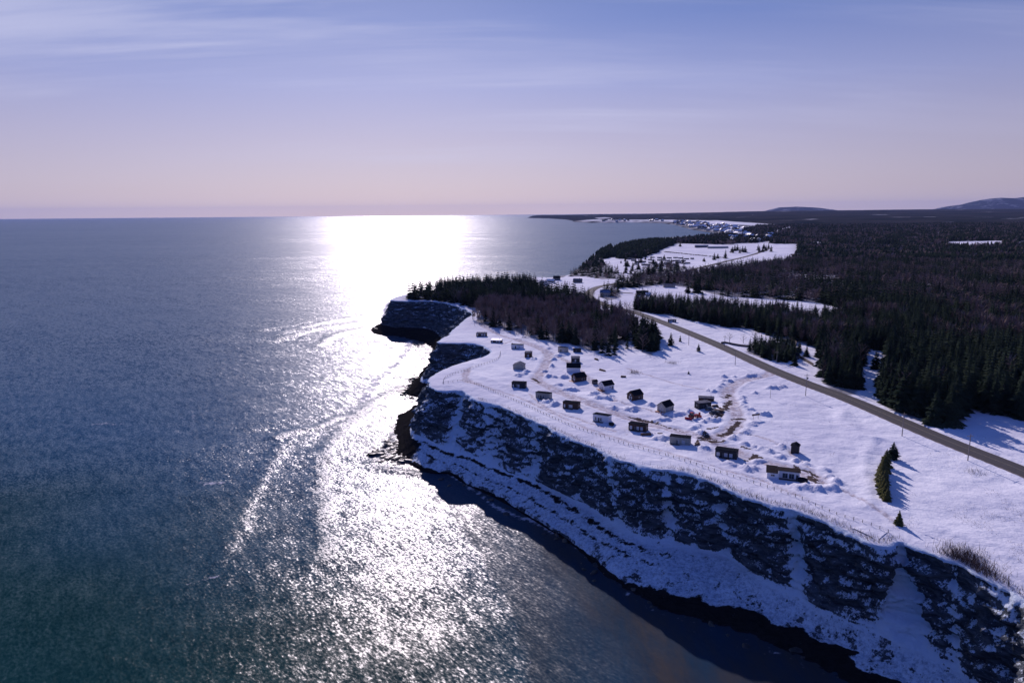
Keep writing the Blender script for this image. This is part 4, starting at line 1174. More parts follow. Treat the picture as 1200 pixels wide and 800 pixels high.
cabin_mono(660, 412.5, -32, 6.5, 5, 3.4, 'w_beige', 'beige cabin with a sloping dark roof near the bare grove', slope=.6, win=((.2, .8),), deck=False)
cabin_mono(676.3, 412.5, -6, 6, 4, 2.2, 'w_black', 'low black shed nearest the grove, above the stacked roofs', win=(), deck=False, slope=.2)
cabin_mono(674.4, 424, -6, 6.2, 4.5, 3.6, 'w_black', 'dark slate blue cabin between the low shed and the white gabled one', 'roof_grey', win=((0, .8),), deck=False, slope=-.5)
cabin_gable(672, 435, 174, 9.2, 6, 3.2, 'w_white', 'white walled cabin with a wide black gable roof seen side on', rise=2.4, deck=None, fw=False)
cabin_gable(678.5, 446, 30, 8.0, 5.6, 3.0, 'w_brown', 'brown gabled cabin with an orange porch below the white side on one', rise=2.2)
cabin_gable(710.8, 455, 32, 7.6, 5.4, 3.0, 'w_white', 'white gabled cabin with dark roof and a small dark shed at its left', rise=2.2)
cabin_gable(744.2, 467.2, 36, 7.6, 5.6, 3.1, 'w_brown', 'brown gabled cabin with orange porch between two gabled neighbours on the snow', rise=2.2)
cabin_gable(779.8, 480.5, 42, 7.4, 5.6, 3.2, 'w_beige', 'beige gabled cabin with orange porch, rightmost of the gabled cabins', rise=2.3)
cabin_mono(608.5, 454, -12, 8.6, 5, 3.1, 'w_black', 'black cabin with pale window group, leftmost of the sea facing row', slope=.3, win=((-.38, .7), (-.05, 1.9)))
cabin_mono(637.3, 466.5, -24, 8.6, 4.6, 3.2, 'w_grey', 'grey cabin in the sea facing row between a black and a brown one', slope=.4, win=((-.3, .9), (.08, .9)), pane='glass')
cabin_mono(669.8, 477.5, -24, 8.8, 4.6, 3.2, 'w_brown', 'dark brown cabin in the sea facing row between a grey and a white one', slope=.4, win=((-.38, .8), (.02, 1.9)))
cabin_mono(705.7, 493, -30, 8.6, 4.6, 3.2, 'w_white', 'white cabin of the sea facing row with a dark box at its right corner', slope=.5, win=((-.32, .8), (.02, .8)), pane='glass')
cabin_mono(748, 503.5, -27, 8.8, 4.4, 3.1, 'w_brown', 'brown cabin with three pale windows in the middle of the sea facing row', slope=.3, win=((-.36, 1.1), (.04, 1.1), (.26, 1.1)))
cabin_mono(797.2, 519.5, -22, 9.2, 4.4, 3.3, 'w_grey', 'long grey cabin of the sea facing row where the lanes meet', slope=.3, win=((-.08, .8), (.18, 1.2)))
cabin_mono(851.5, 534.5, -27, 9.2, 4.6, 3.2, 'w_black', 'charcoal cabin with three bright windows, second cabin from the right end', slope=.3, win=((-.36, 1.2), (.0, 1.2), (.23, 1.2)))
# shed, dark boxes
cabin_gable(697, 449.5, 30, 2.6, 2.6, 2.2, 'w_darkgrey', 'small dark shed left of the white gabled cabin', rise=.6, deck=None, name='garden_shed', fw=False)
cabin_gable(931.7, 529.5, 60, 3.4, 3.2, 3.4, 'w_black', 'lone dark hut on the open snow above the white cottage', rise=.9, deck=None, name='small_hut', fw=False)
cabin_gable(931.5, 420, 20, 4.5, 4, 2.8, 'w_darkgrey', 'small dark house behind the roadside spruce clump', rise=1.5, deck=None, name='small_house', fw=False)
def hot_tub(px, py, r, label):
    x, y = G(px, py); e = empty('hot_tub', (x, y, float(gz(x, y))), 0, label, 'hot tub'); e.scale = (.8,)*3
    b = MB()
    b.tube((0, 0, -.3), (0, 0, .95), r, r*1.02, 14); b.build('barrel', M['w_black'], e)
    MB().tube((0, 0, .95), (0, 0, 1.1), r*1.08, r*1.0, 14).build('lid', M['roof_dark'], e)
    s = MB()
    for i in range(2): s.box(-.4, .4, -r-.6+.3*i, -r-.3+.3*i, -.2, .25+.25*i)
    s.build('steps', M['wood'], e)
hot_tub(716.5, 498, 1.3, 'dark round tub beside the right corner of the white sea facing cabin')
hot_tub(940.5, 563.5, 1.8, 'large dark covered tub at the right end of the white cottage')
# white L-shaped cottage
x, y = G(917, 557); z = float(gz(x, y)); e = empty('cottage', (x, y, z), math.radians(-21), 'white L shaped cottage with brown roofs, rightmost building on the clifftop', 'cottage'); e.scale = (.77,)*3
MB().prism([(-2.6, -.8), (2.6, -.8), (2.6, 2.7), (-2.6, 3.3)], -1.5, 6.3).build('wall', M['w_white'], e)
MB().prism([(-4.6, -.8), (2.0, -.8), (2.0, 3.0), (-4.6, 2.6)], -6.0, -1.52).build('wall', M['w_white'], e)
MB().prism([(-3.2, 3.37), (3.0, 2.68), (3.0, 2.9), (-3.2, 3.6)], -1.9, 6.7).build('roof', M['roof_brown'], e)
MB().prism([(-4.9, 2.62), (2.6, 3.06), (2.6, 3.28), (-4.9, 2.84)], -6.4, -1.95).build('roof', M['roof_brown'], e)
for wx in (.9, 3.3): window(e, wx, -2.6, .3, 2.0, 2.1, 'f', M['glass'], 2)
window(e, -3.8, -4.6, 1.2, 1.5, .8, 'f', M['glass'], 2)
dm = MB().box(5.0, 5.9, -2.66, -2.58, .1, 2.15).build('door', M['w_darkgrey'], e); MB().tube((5.2, -2.74, 1.1), (5.2, -2.66, 1.1), .035).build('handle', M['metal'], dm)
MB().box(-1.4, 6.2, -4.6, -2.62, -.5, .15).build('deck', M['wood'], e)
# cabin under construction and lumber
cabin_mono(823.5, 477.5, 16, 7.6, 4.8, 3.2, 'w_black', 'black unfinished cabin with grey roof among lumber and cars', 'roof_grey', slope=.2, win=((.15, .8),), pane='glass', deck=False)
cabin_mono(827.5, 469.5, -14, 8.5, 3.0, 2.2, 'w_brown', 'long low brown shed with frosted roof behind the unfinished black cabin', 'roof_grey', slope=-.3, win=(), deck=False)
def lumber(px, py, ang, label, n=5, L_=4.0):
    x, y = G(px, py); e = empty('lumber_pile', (x, y, float(gz(x, y))), math.radians(ang), label, 'lumber pile')
    k = 0
    for lay in range(3):
        for i in range(n-lay):
            o = MB().box(-L_/2+random.uniform(-.2, .2), L_/2+random.uniform(-.2, .2), -.5*(n-lay)/2+.5*i, -.5*(n-lay)/2+.5*i+.42, .35*lay-.15, .35*lay+.14).build('beam', M['log'], e)
lumber(842, 483, -25, 'pile of brown beams right of the unfinished black cabin')
lumber(838, 476.5, 20, 'short pile of beams against the end of the unfinished black cabin', 3, 2.6)
lumber(757, 509.5, 10, 'thin pile of boards right of the brown three window cabin', 3, 4)
lumber(817, 521.5, 50, 'small stack of boards between the long grey and the charcoal cabin', 3, 2.4)
lumber(699, 421, -62, 'two snow dusted beams lying on the open snow above the gabled cabins', 3, 3)
lumber(706, 434, -60, 'old beams lying on the snow just behind the white gabled cabin', 3, 4.5)
lumber(730.5, 442, -20, 'scrap wood heap on the snow above the brown gabled cabin', 3, 2.5)
# vehicles
def car(px, py, ang, paint, label, cat='car', L_=4.4, name='parked_car'):
    x, y = G(px, py); e = empty(name, (x, y, float(gz(x, y))+.02), math.radians(ang), label, cat)
    MB().prism([(-.85, .3), (.85, .3), (.88, .75), (.8, .95), (-.8, .95), (-.88, .75)], -L_/2, L_/2).build('body', paint, e)
    cb = MB(); n = 8
    v = [(-L_*.36, -.78, .95), (L_*.22, -.78, .95), (L_*.22, .78, .95), (-L_*.36, .78, .95), (-L_*.28, -.66, 1.5), (L_*.06, -.66, 1.5), (L_*.06, .66, 1.5), (-L_*.28, .66, 1.5)]
    cb.v = v; cb.f = [(3, 2, 1, 0), (4, 5, 6, 7), (0, 1, 5, 4), (1, 2, 6, 5), (2, 3, 7, 6), (3, 0, 4, 7)]
    c = cb.build('cabin', M['glass'], e)
    MB().box(-L_*.285, L_*.065, -.67, .67, 1.5, 1.55).build('roof', paint, e)
    for sx in (-1, 1):
        for sy in (-1, 1):
            w = MB().tube((sx*L_*.32, sy*.70, .33), (sx*L_*.32, sy*.92, .33), .34, .34, 12).build('wheel', M['rubber'], e)
            MB().tube((sx*L_*.32, sy*.90, .33), (sx*L_*.32, sy*.94, .33), .18, .18, 8).build('rim', M['metal'], w)
    for sy in (-1, 1):
        MB().box(L_/2-.02, L_/2+.03, sy*.6-.16, sy*.6+.16, .62, .8).build('headlight', M['frame'], e)
carpaint = simple('dark_blue_car_paint', (.03, .04, .07), (.04, .05, .08), 1, .3)
carpaint2 = simple('charcoal_car_paint', (.03, .03, .035), (.05, .05, .055), 1, .3)
car(832.5, 481.5, -10, carpaint, 'dark blue car parked in front of the unfinished black cabin')
car(837, 486, 30, carpaint2, 'charcoal car parked on the dirty snow beside the beam pile')
cabin_mono(787.5, 377.5, -12, 8, 3, 2.3, 'w_darkgrey', 'dark roadside trailer with a band of pale windows on the far verge', 'roof_grey', slope=.0, win=((-.3, 1.0), (.0, 1.0), (.3, 1.0)), deck=False)
# red tractor with snow blower
x, y = G(812.5, 489); e = empty('tractor', (x, y, float(gz(x, y))+.05), math.radians(20), 'red tractor with a snow blower parked among the snow piles', 'tractor'); e.scale = (.9,)*3
MB().box(-.2, 2.3, -.55, .55, .8, 1.6).box(2.3, 2.5, -.4, .4, .85, 1.45).build('bonnet', M['red'], e)
MB().box(-1.7, -.2, -.75, .75, .9, 1.35).build('body', M['red'], e)
c = MB(); [c.tube((sx, sy, 1.35), (sx*.9-.05, sy*.92, 2.6), .06) for sx in (-1.6, -.25) for sy in (-.7, .7)]; c.box(-1.55, -.25, -.68, .68, 1.4, 2.5); c.build('cab', M['glass'], e)
MB().box(-1.75, -.15, -.8, .8, 2.6, 2.72).build('roof', M['red'], e)
for sy in (-1, 1):
    w = MB().tube((-1.1, sy*.8, .8), (-1.1, sy*1.25, .8), .82, .82, 16).build('wheel', M['rubber'], e); MB().tube((-1.1, sy*1.22, .8), (-1.1, sy*1.28, .8), .4, .4, 10).build('rim', M['red'], w)
    w = MB().tube((1.7, sy*.7, .5), (1.7, sy*1.0, .5), .5, .5, 14).build('wheel', M['rubber'], e); MB().tube((1.7, sy*.98, .5), (1.7, sy*1.03, .5), .24, .24, 8).build('rim', M['red'], w)
MB().prism([(-1.2, 0), (1.2, 0), (1.2, 1.0), (.3, 1.1), (.2, 2.2), (-.2, 2.2), (-.3, 1.1), (-1.2, 1.0)], 2.8, 3.6).build('snow_blower', M['red'], e)
x, y = G(806.5, 491.3); e = empty('plough_blade', (x, y, float(gz(x, y))), math.radians(-35), 'red plough blade lying on the snow left of the tractor', 'plough blade')
p = MB(); p.prism([(0, 0), (.12, 0), (.35, .5), (.12, 1.0), (0, 1.0), (.2, .5)], -1.5, 1.5); p.build('blade', M['red'], e)
f = MB(); f.tube((-.6, .2, .4), (0, 1.4, .4), .07); f.tube((.6, .2, .4), (0, 1.4, .4), .07); f.build('frame', M['metal'], e)
# bollard-like post with boards near the lane (site notice board frame, blank)
x, y = G(885.5, 491.5); e = empty('notice_board', (x, y, float(gz(x, y))), math.radians(20), 'dark wooden board on posts at the bend of the dirt lane', 'board')
for sx in (-1.2, 1.2): MB().tube((sx, 0, -.4), (sx, 0, 2.3), .07).build('post', M['wood'], e)
MB().box(-1.9, 1.9, -.05, .05, 1.5, 2.2).build('panel', M['wood'], e)

# ------------------------------------------------------------------ fences
def fence(pxs, spacing, label, hgt=.95, name='fence', rails=True):
    A = smooth_poly([G(*p) for p in pxs], 1.0); s = np.concatenate([[0], np.cumsum(np.linalg.norm(np.diff(A, axis=0), axis=1))])
    n = min(98, int(s[-1]/spacing)); t = np.linspace(0, s[-1], n+1)
    X, Y = np.interp(t, s, A[:, 0]), np.interp(t, s, A[:, 1]); Z = gz(X, Y)
    e = empty(name, (X[0], Y[0], Z[0]), 0, label, 'fence'); pm = None
    for i in range(n+1):
        if pm is None:
            o = MB().box(-.06, .06, -.06, .06, -.5, hgt).build('post', M['wood'], e); pm = o.data
        else:
            o = bpy.data.objects.new('post', pm); col.objects.link(o); o.parent = e
        o.location = (X[i]-X[0], Y[i]-Y[0], Z[i]-Z[0]+random.uniform(-.15, .1)); o.rotation_euler = (random.uniform(-.08, .08), random.uniform(-.08, .08), random.random())
    for h in (hgt*.9, hgt*.5):
        r = MB()
        for i in range(n):
            if random.random() < .04: continue
            r.tube((X[i]-X[0], Y[i]-Y[0], Z[i]-Z[0]+h), (X[i+1]-X[0], Y[i+1]-Y[0], Z[i+1]-Z[0]+h+random.uniform(-.1, .1)), .02, n=4)
        r.build('rail', M['wood'], e)
fence([(556,450), (604,470), (637,485), (669,499), (700,510), (760,529), (780,534)], 2.2, 'wooden post fence along the clifftop in front of the left sea facing cabins')
fence([(783,535), (830,550), (886,567), (925,580), (939,585), (981,603), (1014,613), (1041,623)], 2.2, 'wooden post fence along the clifftop in front of the right cabins up to the gully')
fence([(586.5,413), (583,421), (560,429), (535,437), (522,443), (519,450)], 2.6, 'post fence curving around the tip of the clifftop by the cove')
fence([(520,450), (540,447), (556,450)], 2.6, 'short fence across the clifftop point between the two longer fences')
def lowwall(pxs, label, h=1.1, t=.35):
    A = smooth_poly([G(*p) for p in pxs], 3); m = MB(); Z = gz(A[:, 0], A[:, 1])
    x0, y0, z0 = A[0, 0], A[0, 1], Z[0]
    e = empty('timber_wall', (x0, y0, z0), 0, label, 'wall')
    for i in range(len(A)-1):
        a, b = A[i], A[i+1]; d = (b-a)/np.linalg.norm(b-a); n = np.array((-d[1], d[0]))*t/2
        k = len(m.v)
        for q, zz in ((a, Z[i]), (b, Z[i+1])):
            for sg in (-1, 1):
                for hh in (-.4, h): m.v.append((q[0]+sg*n[0]-x0, q[1]+sg*n[1]-y0, zz+hh-z0))
        m.f += [tuple(k+j for j in q) for q in ((0, 4, 5, 1), (2, 3, 7, 6), (1, 5, 7, 3))]
        if i == 0: m.f.append((k, k+1, k+3, k+2))
        if i == len(A)-2: m.f.append((k+4, k+6, k+7, k+5))
    m.build('boards', M['wood'], e)
    cp = MB()
    for i in range(len(A)-1):
        cp.tube((A[i][0]-x0, A[i][1]-y0, Z[i]+h+.06-z0), (A[i+1][0]-x0, A[i+1][1]-y0, Z[i+1]+h+.06-z0), .14, n=5)
    cp.build('coping', M['log'], e)
lowwall([(845, 402.5), (862, 404.5), (880, 407)], 'low dark timber wall left of the roadside spruce clump')
lowwall([(917, 401), (931, 401.5), (933, 405)], 'low dark timber wall bending beside two small spruces behind the clump', 1.5)
lowwall([(937, 418.5), (945, 423.5), (953, 428)], 'low dark timber wall running down to the roadside wood', 1.4)

# ------------------------------------------------------------------ utility poles
def pole(px, py, H, label, arm=True, r=.17):
    x, y = G(px, py); e = empty('utility_pole', (x, y, float(gz(x, y))), math.radians(5), label, 'utility pole', 'utility poles along the road')
    MB().tube((0, 0, -.6), (0, 0, H), r, r*.65, 8).build('post', M['pole'], e)
    if arm:
        MB().box(-1.1, 1.1, .1, .22, H-.9, H-.75).build('crossarm', M['pole'], e)
        for sx in (-.95, 0, .95):
            MB().tube((sx, .16, H-.75), (sx, .16, H-.5), .06, .04, 6).build('insulator', M['metal'], e)
    return e
pole(944, 463.5, 10.2, 'tall utility pole with a crossarm and transformer where the road passes the spruce cluster')
e = [o for o in bpy.data.objects if o.name.startswith('utility_pole')][0]
MB().tube((.4, 0, 7.6), (.4, 0, 8.6), .32, .32, 10).build('transformer', M['metal'], e)
pole(1057, 510.5, 9.0, 'pale utility pole beside the road below the largest wood')
pole(1134, 540, 9.2, 'pale utility pole nearest the camera on the roadside')
pole(861.5, 427, 8.6, 'utility pole beside the road above the unfinished cabin')
pole(807, 404, 8.6, 'utility pole beside the road above the low roadside spruce')
pole(849, 406.5, 7.5, 'slim utility pole beyond the road next to the low timber wall')
pole(910, 425, 6.5, 'pole standing in front of the roadside spruce clump')
pole(902.6, 467, 5.5, 'short thin post without crossarm between snow piles and the road', False, .09)
pole(556, 381, 6.0, 'short mast on the snow beside the headland wood', False, .09)

# ------------------------------------------------------------------ road
def build_road():
    A = ROAD; T = np.gradient(A, axis=0); T /= np.linalg.norm(T, axis=1)[:, None]; N = np.stack([-T[:, 1], T[:, 0]], 1)
    ks = np.linspace(-1, 1, 9); V = []; ac = []
    bz = base_h(A[:, 0], A[:, 1])
    for k in ks:
        P = A+N*(k*(ROADW+.4)); V.append(np.stack([P[:, 0], P[:, 1], bz+.30-.12*k*k-(.35 if abs(k) > .99 else 0)], 1)); ac.append(np.full(len(A), k))
    V = np.array(V); n = len(A); ii = np.arange(9*n).reshape(9, n)
    F = np.stack([ii[:-1, :-1], ii[:-1, 1:], ii[1:, 1:], ii[1:, :-1]], -1).reshape(-1, 4)[:, ::-1]
    o = new_obj('road', V.reshape(-1, 3), F, M['road'], smooth=True, attrs={'across': np.array(ac), 'along': np.zeros(9*n)})
    tag(o, kind='structure')
    s = np.concatenate([[0], np.cumsum(np.linalg.norm(np.diff(A, axis=0), axis=1))]); V = []; F = []
    for off in (-.14, .14):
        n0 = len(V)
        Pp = A+N*off
        for i in range(len(A)):
            for sg in (-1, 1):
                V.append((Pp[i, 0]+N[i, 0]*sg*.06, Pp[i, 1]+N[i, 1]*sg*.06, bz[i]+.306))
        F += [(n0+2*i, n0+2*i+1, n0+2*i+3, n0+2*i+2) for i in range(len(A)-1)]
    o = new_obj('road_markings', V, F, M['paint']); tag(o, kind='structure')
build_road()
# ploughed side road to the shore houses
def side_road(pxs, w):
    A = smooth_poly([G(*p) for p in pxs], 5); T = np.gradient(A, axis=0); T /= np.linalg.norm(T, axis=1)[:, None]; N = np.stack([-T[:, 1], T[:, 0]], 1)
    V = []; ac = []
    for k in (-1, -.5, 0, .5, 1):
        P = A+N*(k*w); V.append(np.stack([P[:, 0], P[:, 1], gz(P[:, 0], P[:, 1])+.35-.3*(abs(k) == 1)], 1)); ac.append(np.full(len(A), k))
    V = np.array(V); n = len(A); ii = np.arange(5*n).reshape(5, n)
    F = np.stack([ii[:-1, :-1], ii[:-1, 1:], ii[1:, 1:], ii[1:, :-1]], -1).reshape(-1, 4)[:, ::-1]
    o = new_obj('side_road', V.reshape(-1, 3), F, M['road'], smooth=True, attrs={'across': np.array(ac)}); tag(o, kind='structure')
side_road([(688, 344), (678, 345), (672, 342)], 3.5)
side_road([(705, 343), (722, 343.5), (742, 344)], 2.5)

# ------------------------------------------------------------------ far houses
def house(px, py, ang, L_, Wd, H, wall, roof, rise, label, name='house', group=None, storey=1):
    x, y = G(px, py); e = empty(name, (x, y, float(gz(x, y))), math.radians(ang), label, 'house', group); e.scale = (.72,)*3
    MB().prism([(-Wd/2, -1.5), (Wd/2, -1.5), (Wd/2, H), (0, H+rise), (-Wd/2, H)], -L_/2, L_/2).build('wall', M[wall], e)
    r = MB(); s = rise/(Wd/2); ov = .45
    for sg in (-1, 1):
        pts = [(0, H+rise+.04), (sg*(Wd/2+ov), H-s*ov+.04), (sg*(Wd/2+ov), H-s*ov+.3), (0, H+rise+.3)]
        if sg > 0: pts = pts[::-1]
        r.prism(pts, -L_/2-ov, L_/2+ov)
    rf = r.build('roof', M[roof], e)
    MB().box(L_*.2, L_*.2+.7, -.35, .35, H+rise-.5, H+rise+1.3).build('chimney', M['w_brown'], rf)
    for k in range(max(2, int(L_/3.5))):
        fx = -L_/2+L_*(k+.5)/max(2, int(L_/3.5)); window(e, fx, -Wd/2, 1.0, 1.2, 1.2, 'f', M['glass'], 2)
    MB().box(-L_/2-.06, -L_/2+.02, -.5, .5, 0, 2.1).build('door', M['w_darkgrey'], e)
    return e
M['roof_blue'] = simple('blue_grey_metal_roof', (.10, .15, .26), (.14, .18, .28), .6, .55)
house(709.5, 346.5, -15, 14, 10, 4.5, 'w_beige', 'roof_blue', 3.2, 'large house with a blue grey roof surrounded by trees beyond the road bend')
house(752.5, 345.5, -10, 16, 9, 3.2, 'w_brown', 'roof_dark', 2.6, 'long dark brown house on the open field right of the road bend')
house(759.5, 346.5, 0, 6, 5, 2.6, 'w_white', 'roof_snow', 1.6, 'small snow roofed outbuilding touching the long brown house')
house(784, 337, -5, 17, 9, 3.4, 'w_grey', 'roof_grey', 1.6, 'grey barn at the foot of the wood behind the open field')
house(637.5, 334, -30, 13, 9, 4, 'w_white', 'roof_blue', 2.6, 'pale blue roofed house at the seaward end of the shore field')
house(645.5, 330.5, -15, 12, 8, 3, 'w_beige', 'roof_snow', 2.2, 'snow roofed house behind the pale blue roofed one by the sea')
house(652.5, 328, -15, 11, 9, 4, 'w_darkgrey', 'roof_dark', 2.8, 'dark house on the shore farthest from the side road')
house(677, 331, -15, 14, 9, 4, 'w_darkgrey', 'roof_grey', 2.6, 'dark grey roofed house above the shore beside brown scrub')
house(822, 290, -8, 46, 16, 6, 'w_darkgrey', 'roof_blue', 3.0, 'dark long building at the back of the camp field')
house(841, 291, -6, 70, 14, 4.5, 'w_grey', 'roof_blue', 2.2, 'very long low pale building at the back of the camp field')
# village across the bay
vill = []
rv = random.Random(5)
base_v = None
cols_v = [('w_beige', 'roof_snow', 'pale'), ('w_beige', 'roof_snow', 'beige'), ('w_brown', 'roof_snow', 'brown'), ('w_beige', 'roof_dark', 'dark roofed beige')]
protos = []
for i, (w_, r_, nm) in enumerate(cols_v):
    p_ = [(846, 266.5), (838, 270.5), (853, 271.5), (842, 268.2)][i]
    protos.append((house(*p_, rv.uniform(-60, 60), 24, 15, 8, w_, r_, 5.5, '%s house in the village across the bay' % nm, 'village_house', 'houses of the village across the bay'), nm))
spots = []
for _ in range(160):
    t_ = rv.random()
    bx_ = 792+78*t_+rv.gauss(0, 3); lo = np.interp(bx_, [785, 800, 812, 826, 838, 850, 870], [261.5, 265, 268, 270.8, 272, 274.5, 277]); hi = np.interp(bx_, [785, 810, 840, 870], [258.8, 260.3, 262, 265])
    spots.append((bx_, rv.uniform(hi, lo)))
for _ in range(26): spots.append((rv.uniform(855, 905), rv.uniform(276, 284)))
for _ in range(22): spots.append((rv.uniform(700, 785), rv.uniform(257.6, 260.0)))
vpx = np.array(spots)
for bx_, by_ in spots:
    x, y = G(bx_, by_)
    d_, _ = seg_dist(np.array([x]), np.array([y]), coast, True)
    if not inside(np.array([x]), np.array([y]), coast)[0] or d_[0] < 20: continue
    pr, nm = rv.choice(protos); far_s = 1.0+.00006*max(0, y-4000)
    copy_tree(pr, (x, y, float(gz(x, y))), rv.uniform(0, 6.28), (rv.uniform(.6, 1.3)*far_s, rv.uniform(.7, 1.1)*far_s, rv.uniform(.8, 1.2)*far_s))
# camp trailers in rows
def trailer(px, py):
    x, y = G(px, py); e = empty('camp_trailer', (x, y, float(gz(x, y))), math.radians(-12), 'dark snow topped trailer in the rows on the far camp field', 'trailer', 'trailers on the far camp field')
    MB().prism([(-1.3, .4), (1.3, .4), (1.3, 2.6), (1.0, 2.9), (-1.0, 2.9), (-1.3, 2.6)], -4.2, 4.2).build('body', M['w_darkgrey'], e)
    MB().box(-4.1, 4.1, -1.05, 1.05, 2.92, 3.1).build('roof', M['roof_snow'], e)
    window(e, -1.5, -1.3, 1.2, 1.6, .9, 'f', M['glass'], 2); window(e, 1.8, -1.3, 1.2, 1.2, .9, 'f', M['glass'], 1)
    for sx in (-.6, .6):
        MB().tube((sx, -1.25, .45), (sx, -.95, .45), .45, .45, 10).build('wheel', M['rubber'], e)
    return e
tr0 = trailer(742, 306)
for row, (y0, x0, x1, dy, n) in enumerate([(304.5, 738, 800, 3.0, 12), (307.5, 742, 806, 2.4, 11), (310.5, 747, 792, 1.5, 8), (302.0, 765, 812, 3, 8), (295.4, 765, 850, 5.0, 0)]):
    for k in range(n):
        if rv.random() < .15: continue
        f = (k+rv.uniform(-.25, .25))/max(1, n-1); x, y = G(x0+(x1-x0)*f, y0+dy*f*.6+rv.uniform(-.5, .5))
        copy_tree(tr0, (x, y, float(gz(x, y))), math.radians(rv.uniform(-30, 10)), (rv.uniform(.8, 1.2), 1, rv.uniform(.8, 1.1)))
def hedge(pxs, label, h=1.6, w=2.2):
    A = smooth_poly([G(*p) for p in pxs], 8); r = np.random.default_rng(3); P = np.repeat(A, 30, axis=0)+r.normal(size=(len(A)*30, 2))*w
    Z = gz(P[:, 0], P[:, 1]); a = r.random(len(P))*6.28; l = h*(.6+.8*r.random(len(P)))
    V = np.stack([np.stack([P[:, 0]-np.cos(a)*.5, P[:, 1]-np.sin(a)*.5, Z-.2], 1), np.stack([P[:, 0]+np.cos(a)*.5, P[:, 1]+np.sin(a)*.5, Z-.2], 1), np.stack([P[:, 0], P[:, 1], Z+l], 1)], 1).reshape(-1, 3)
    o = new_obj('bare_hedge', V, np.arange(len(V)).reshape(-1, 3), M['bush']); tag(o, label, 'hedge')
hedge([(780, 295.3), (800, 297.2), (827, 300)], 'long thin brown hedge crossing the far camp field')
hedge([(832, 300.5), (846, 302)], 'short brown hedge beside the far road')

# ------------------------------------------------------------------ shore rocks
def rock_mesh(seed):
    r = np.random.default_rng(seed)
    import bmesh
    bm = bmesh.new(); bmesh.ops.create_icosphere(bm, subdivisions=2, radius=1)
    for v in bm.verts:
        n = v.co.normalized()
        k = 1+.35*float(pnoise(np.array(n.x*1.3+seed*3), np.array(n.y*1.3), np.array(n.z*1.3)))*1.6+.12*r.normal()
        v.co = Vector((n.x*k, n.y*k*.8, n.z*k*.62))
    me = bpy.data.meshes.new('boulder_mesh'); bm.to_mesh(me); bm.free(); me.materials.append(M['rock']); return me
RM = [rock_mesh(i) for i in range(7)]
def boulders(polyline, spread, n, smin, smax, label, group, z=-.2, big=None):
    A = smooth_poly([W(*p, 0) for p in polyline], 2)
    for _ in range(n):
        c = A[rv.randrange(len(A))]; s = smin+(smax-smin)*rv.random()**2.5
        o = bpy.data.objects.new('boulder', RM[rv.randrange(7)]); col.objects.link(o)
        o.location = (c[0]+rv.gauss(0, spread), c[1]+rv.gauss(0, spread), z+s*.1); o.scale = (s*rv.uniform(.8, 1.5), s*rv.uniform(.8, 1.3), s*rv.uniform(.6, 1.0)); o.rotation_euler = (rv.uniform(-.3, .3), rv.uniform(-.3, .3), rv.uniform(0, 6.28))
        tag(o, label, 'boulder', group)
boulders([(478, 540), (462, 534), (452, 528), (463, 520), (472, 512), (478, 524), (460, 540)], 3.8, 150, .6, 2.4, 'dark wet boulder in the rocky spill at the foot of the nearest point', 'boulders at the foot of the point')
boulders([(482, 470), (478, 460), (480, 450), (490, 440), (484, 462)], 4, 60, .6, 2.4, 'dark wet boulder along the shore inside the small cove', 'boulders inside the cove', .0)
boulders([(500, 552), (540, 566), (580, 585), (620, 607), (660, 632), (700, 660), (740, 688), (800, 722), (860, 745), (930, 770), (990, 800)], 2.8, 80, .4, 1.6, 'small dark boulder at the waterline below the long cliff', 'boulders along the long cliff')
o = bpy.data.objects.new('boulder', RM[2]); col.objects.link(o); o.location = (*W(441, 533, 0), .3); o.scale = (3.6, 2.6, 2.4); tag(o, 'largest dark boulder standing in the sea off the rocky point', 'boulder')
o = bpy.data.objects.new('boulder', RM[4]); col.objects.link(o); o.location = (*W(445, 387, 0), .3); o.scale = (6, 4, 4.5); tag(o, 'dark sea rock just off the tip of the headland', 'boulder')
o = bpy.data.objects.new('boulder', RM[1]); col.objects.link(o); o.location = (*W(458, 549, 0), 0); o.scale = (1.6, 1.2, 1.1); tag(o, 'small lone rock in the water below the rocky point', 'boulder')
o = bpy.data.objects.new('boulder', RM[5]); col.objects.link(o); o.location = (*W(492, 534, 1), 1.5); o.scale = (2.6, 2.0, 2.0); tag(o, 'dark boulder half buried in the snow slope under the ravine', 'boulder')

# ------------------------------------------------------------------ distant hills
def hill(name, x0, x1, Y, zs, depth):
    xs = np.linspace(x0, x1, 90); f = (xs-x0)/(x1-x0)
    prof = np.interp(f, zs[0], zs[1])+22*fbm(xs/1600, xs*0+Y, o=4)*np.sin(f*math.pi)
    rows = []
    for k, (dy, s) in enumerate([(-1, 0), (-.7, .35), (-.45, .7), (-.2, .93), (0, 1), (.4, .8), (1, 0)]):
        yy = Y+dy*depth+120*pnoise(xs/900, xs*0+k)
        rows.append(np.stack([xs, yy, prof*s*(1+.05*pnoise(xs/700, xs*0+k*3))-8], 1))
    V = np.array(rows); n = len(xs); ii = np.arange(7*n).reshape(7, n)
    F = np.stack([ii[:-1, :-1], ii[:-1, 1:], ii[1:, 1:], ii[1:, :-1]], -1).reshape(-1, 4)
    tag(new_obj(name, V.reshape(-1, 3), F, M['hill'], smooth=True), kind='structure')
m, t, b = nt('distant_hill_wood'); nb = NB(t); P = nb.pos()
hn = nb.noise(nb.mapping(P, scale=(1, 1, 3)), .0018, 6, .7)
t.links.new(nb.mix(nb.mapr(hn, .50, .62), (.02, .03, .04), (.22, .23, .28)), b.inputs['Base Color']); b.inputs['Roughness'].default_value = .95; b.inputs['Specular IOR Level'].default_value = 0
M['hill'] = m
YH = 26000.
hx = lambda px: (px-600)/800/CP*YH
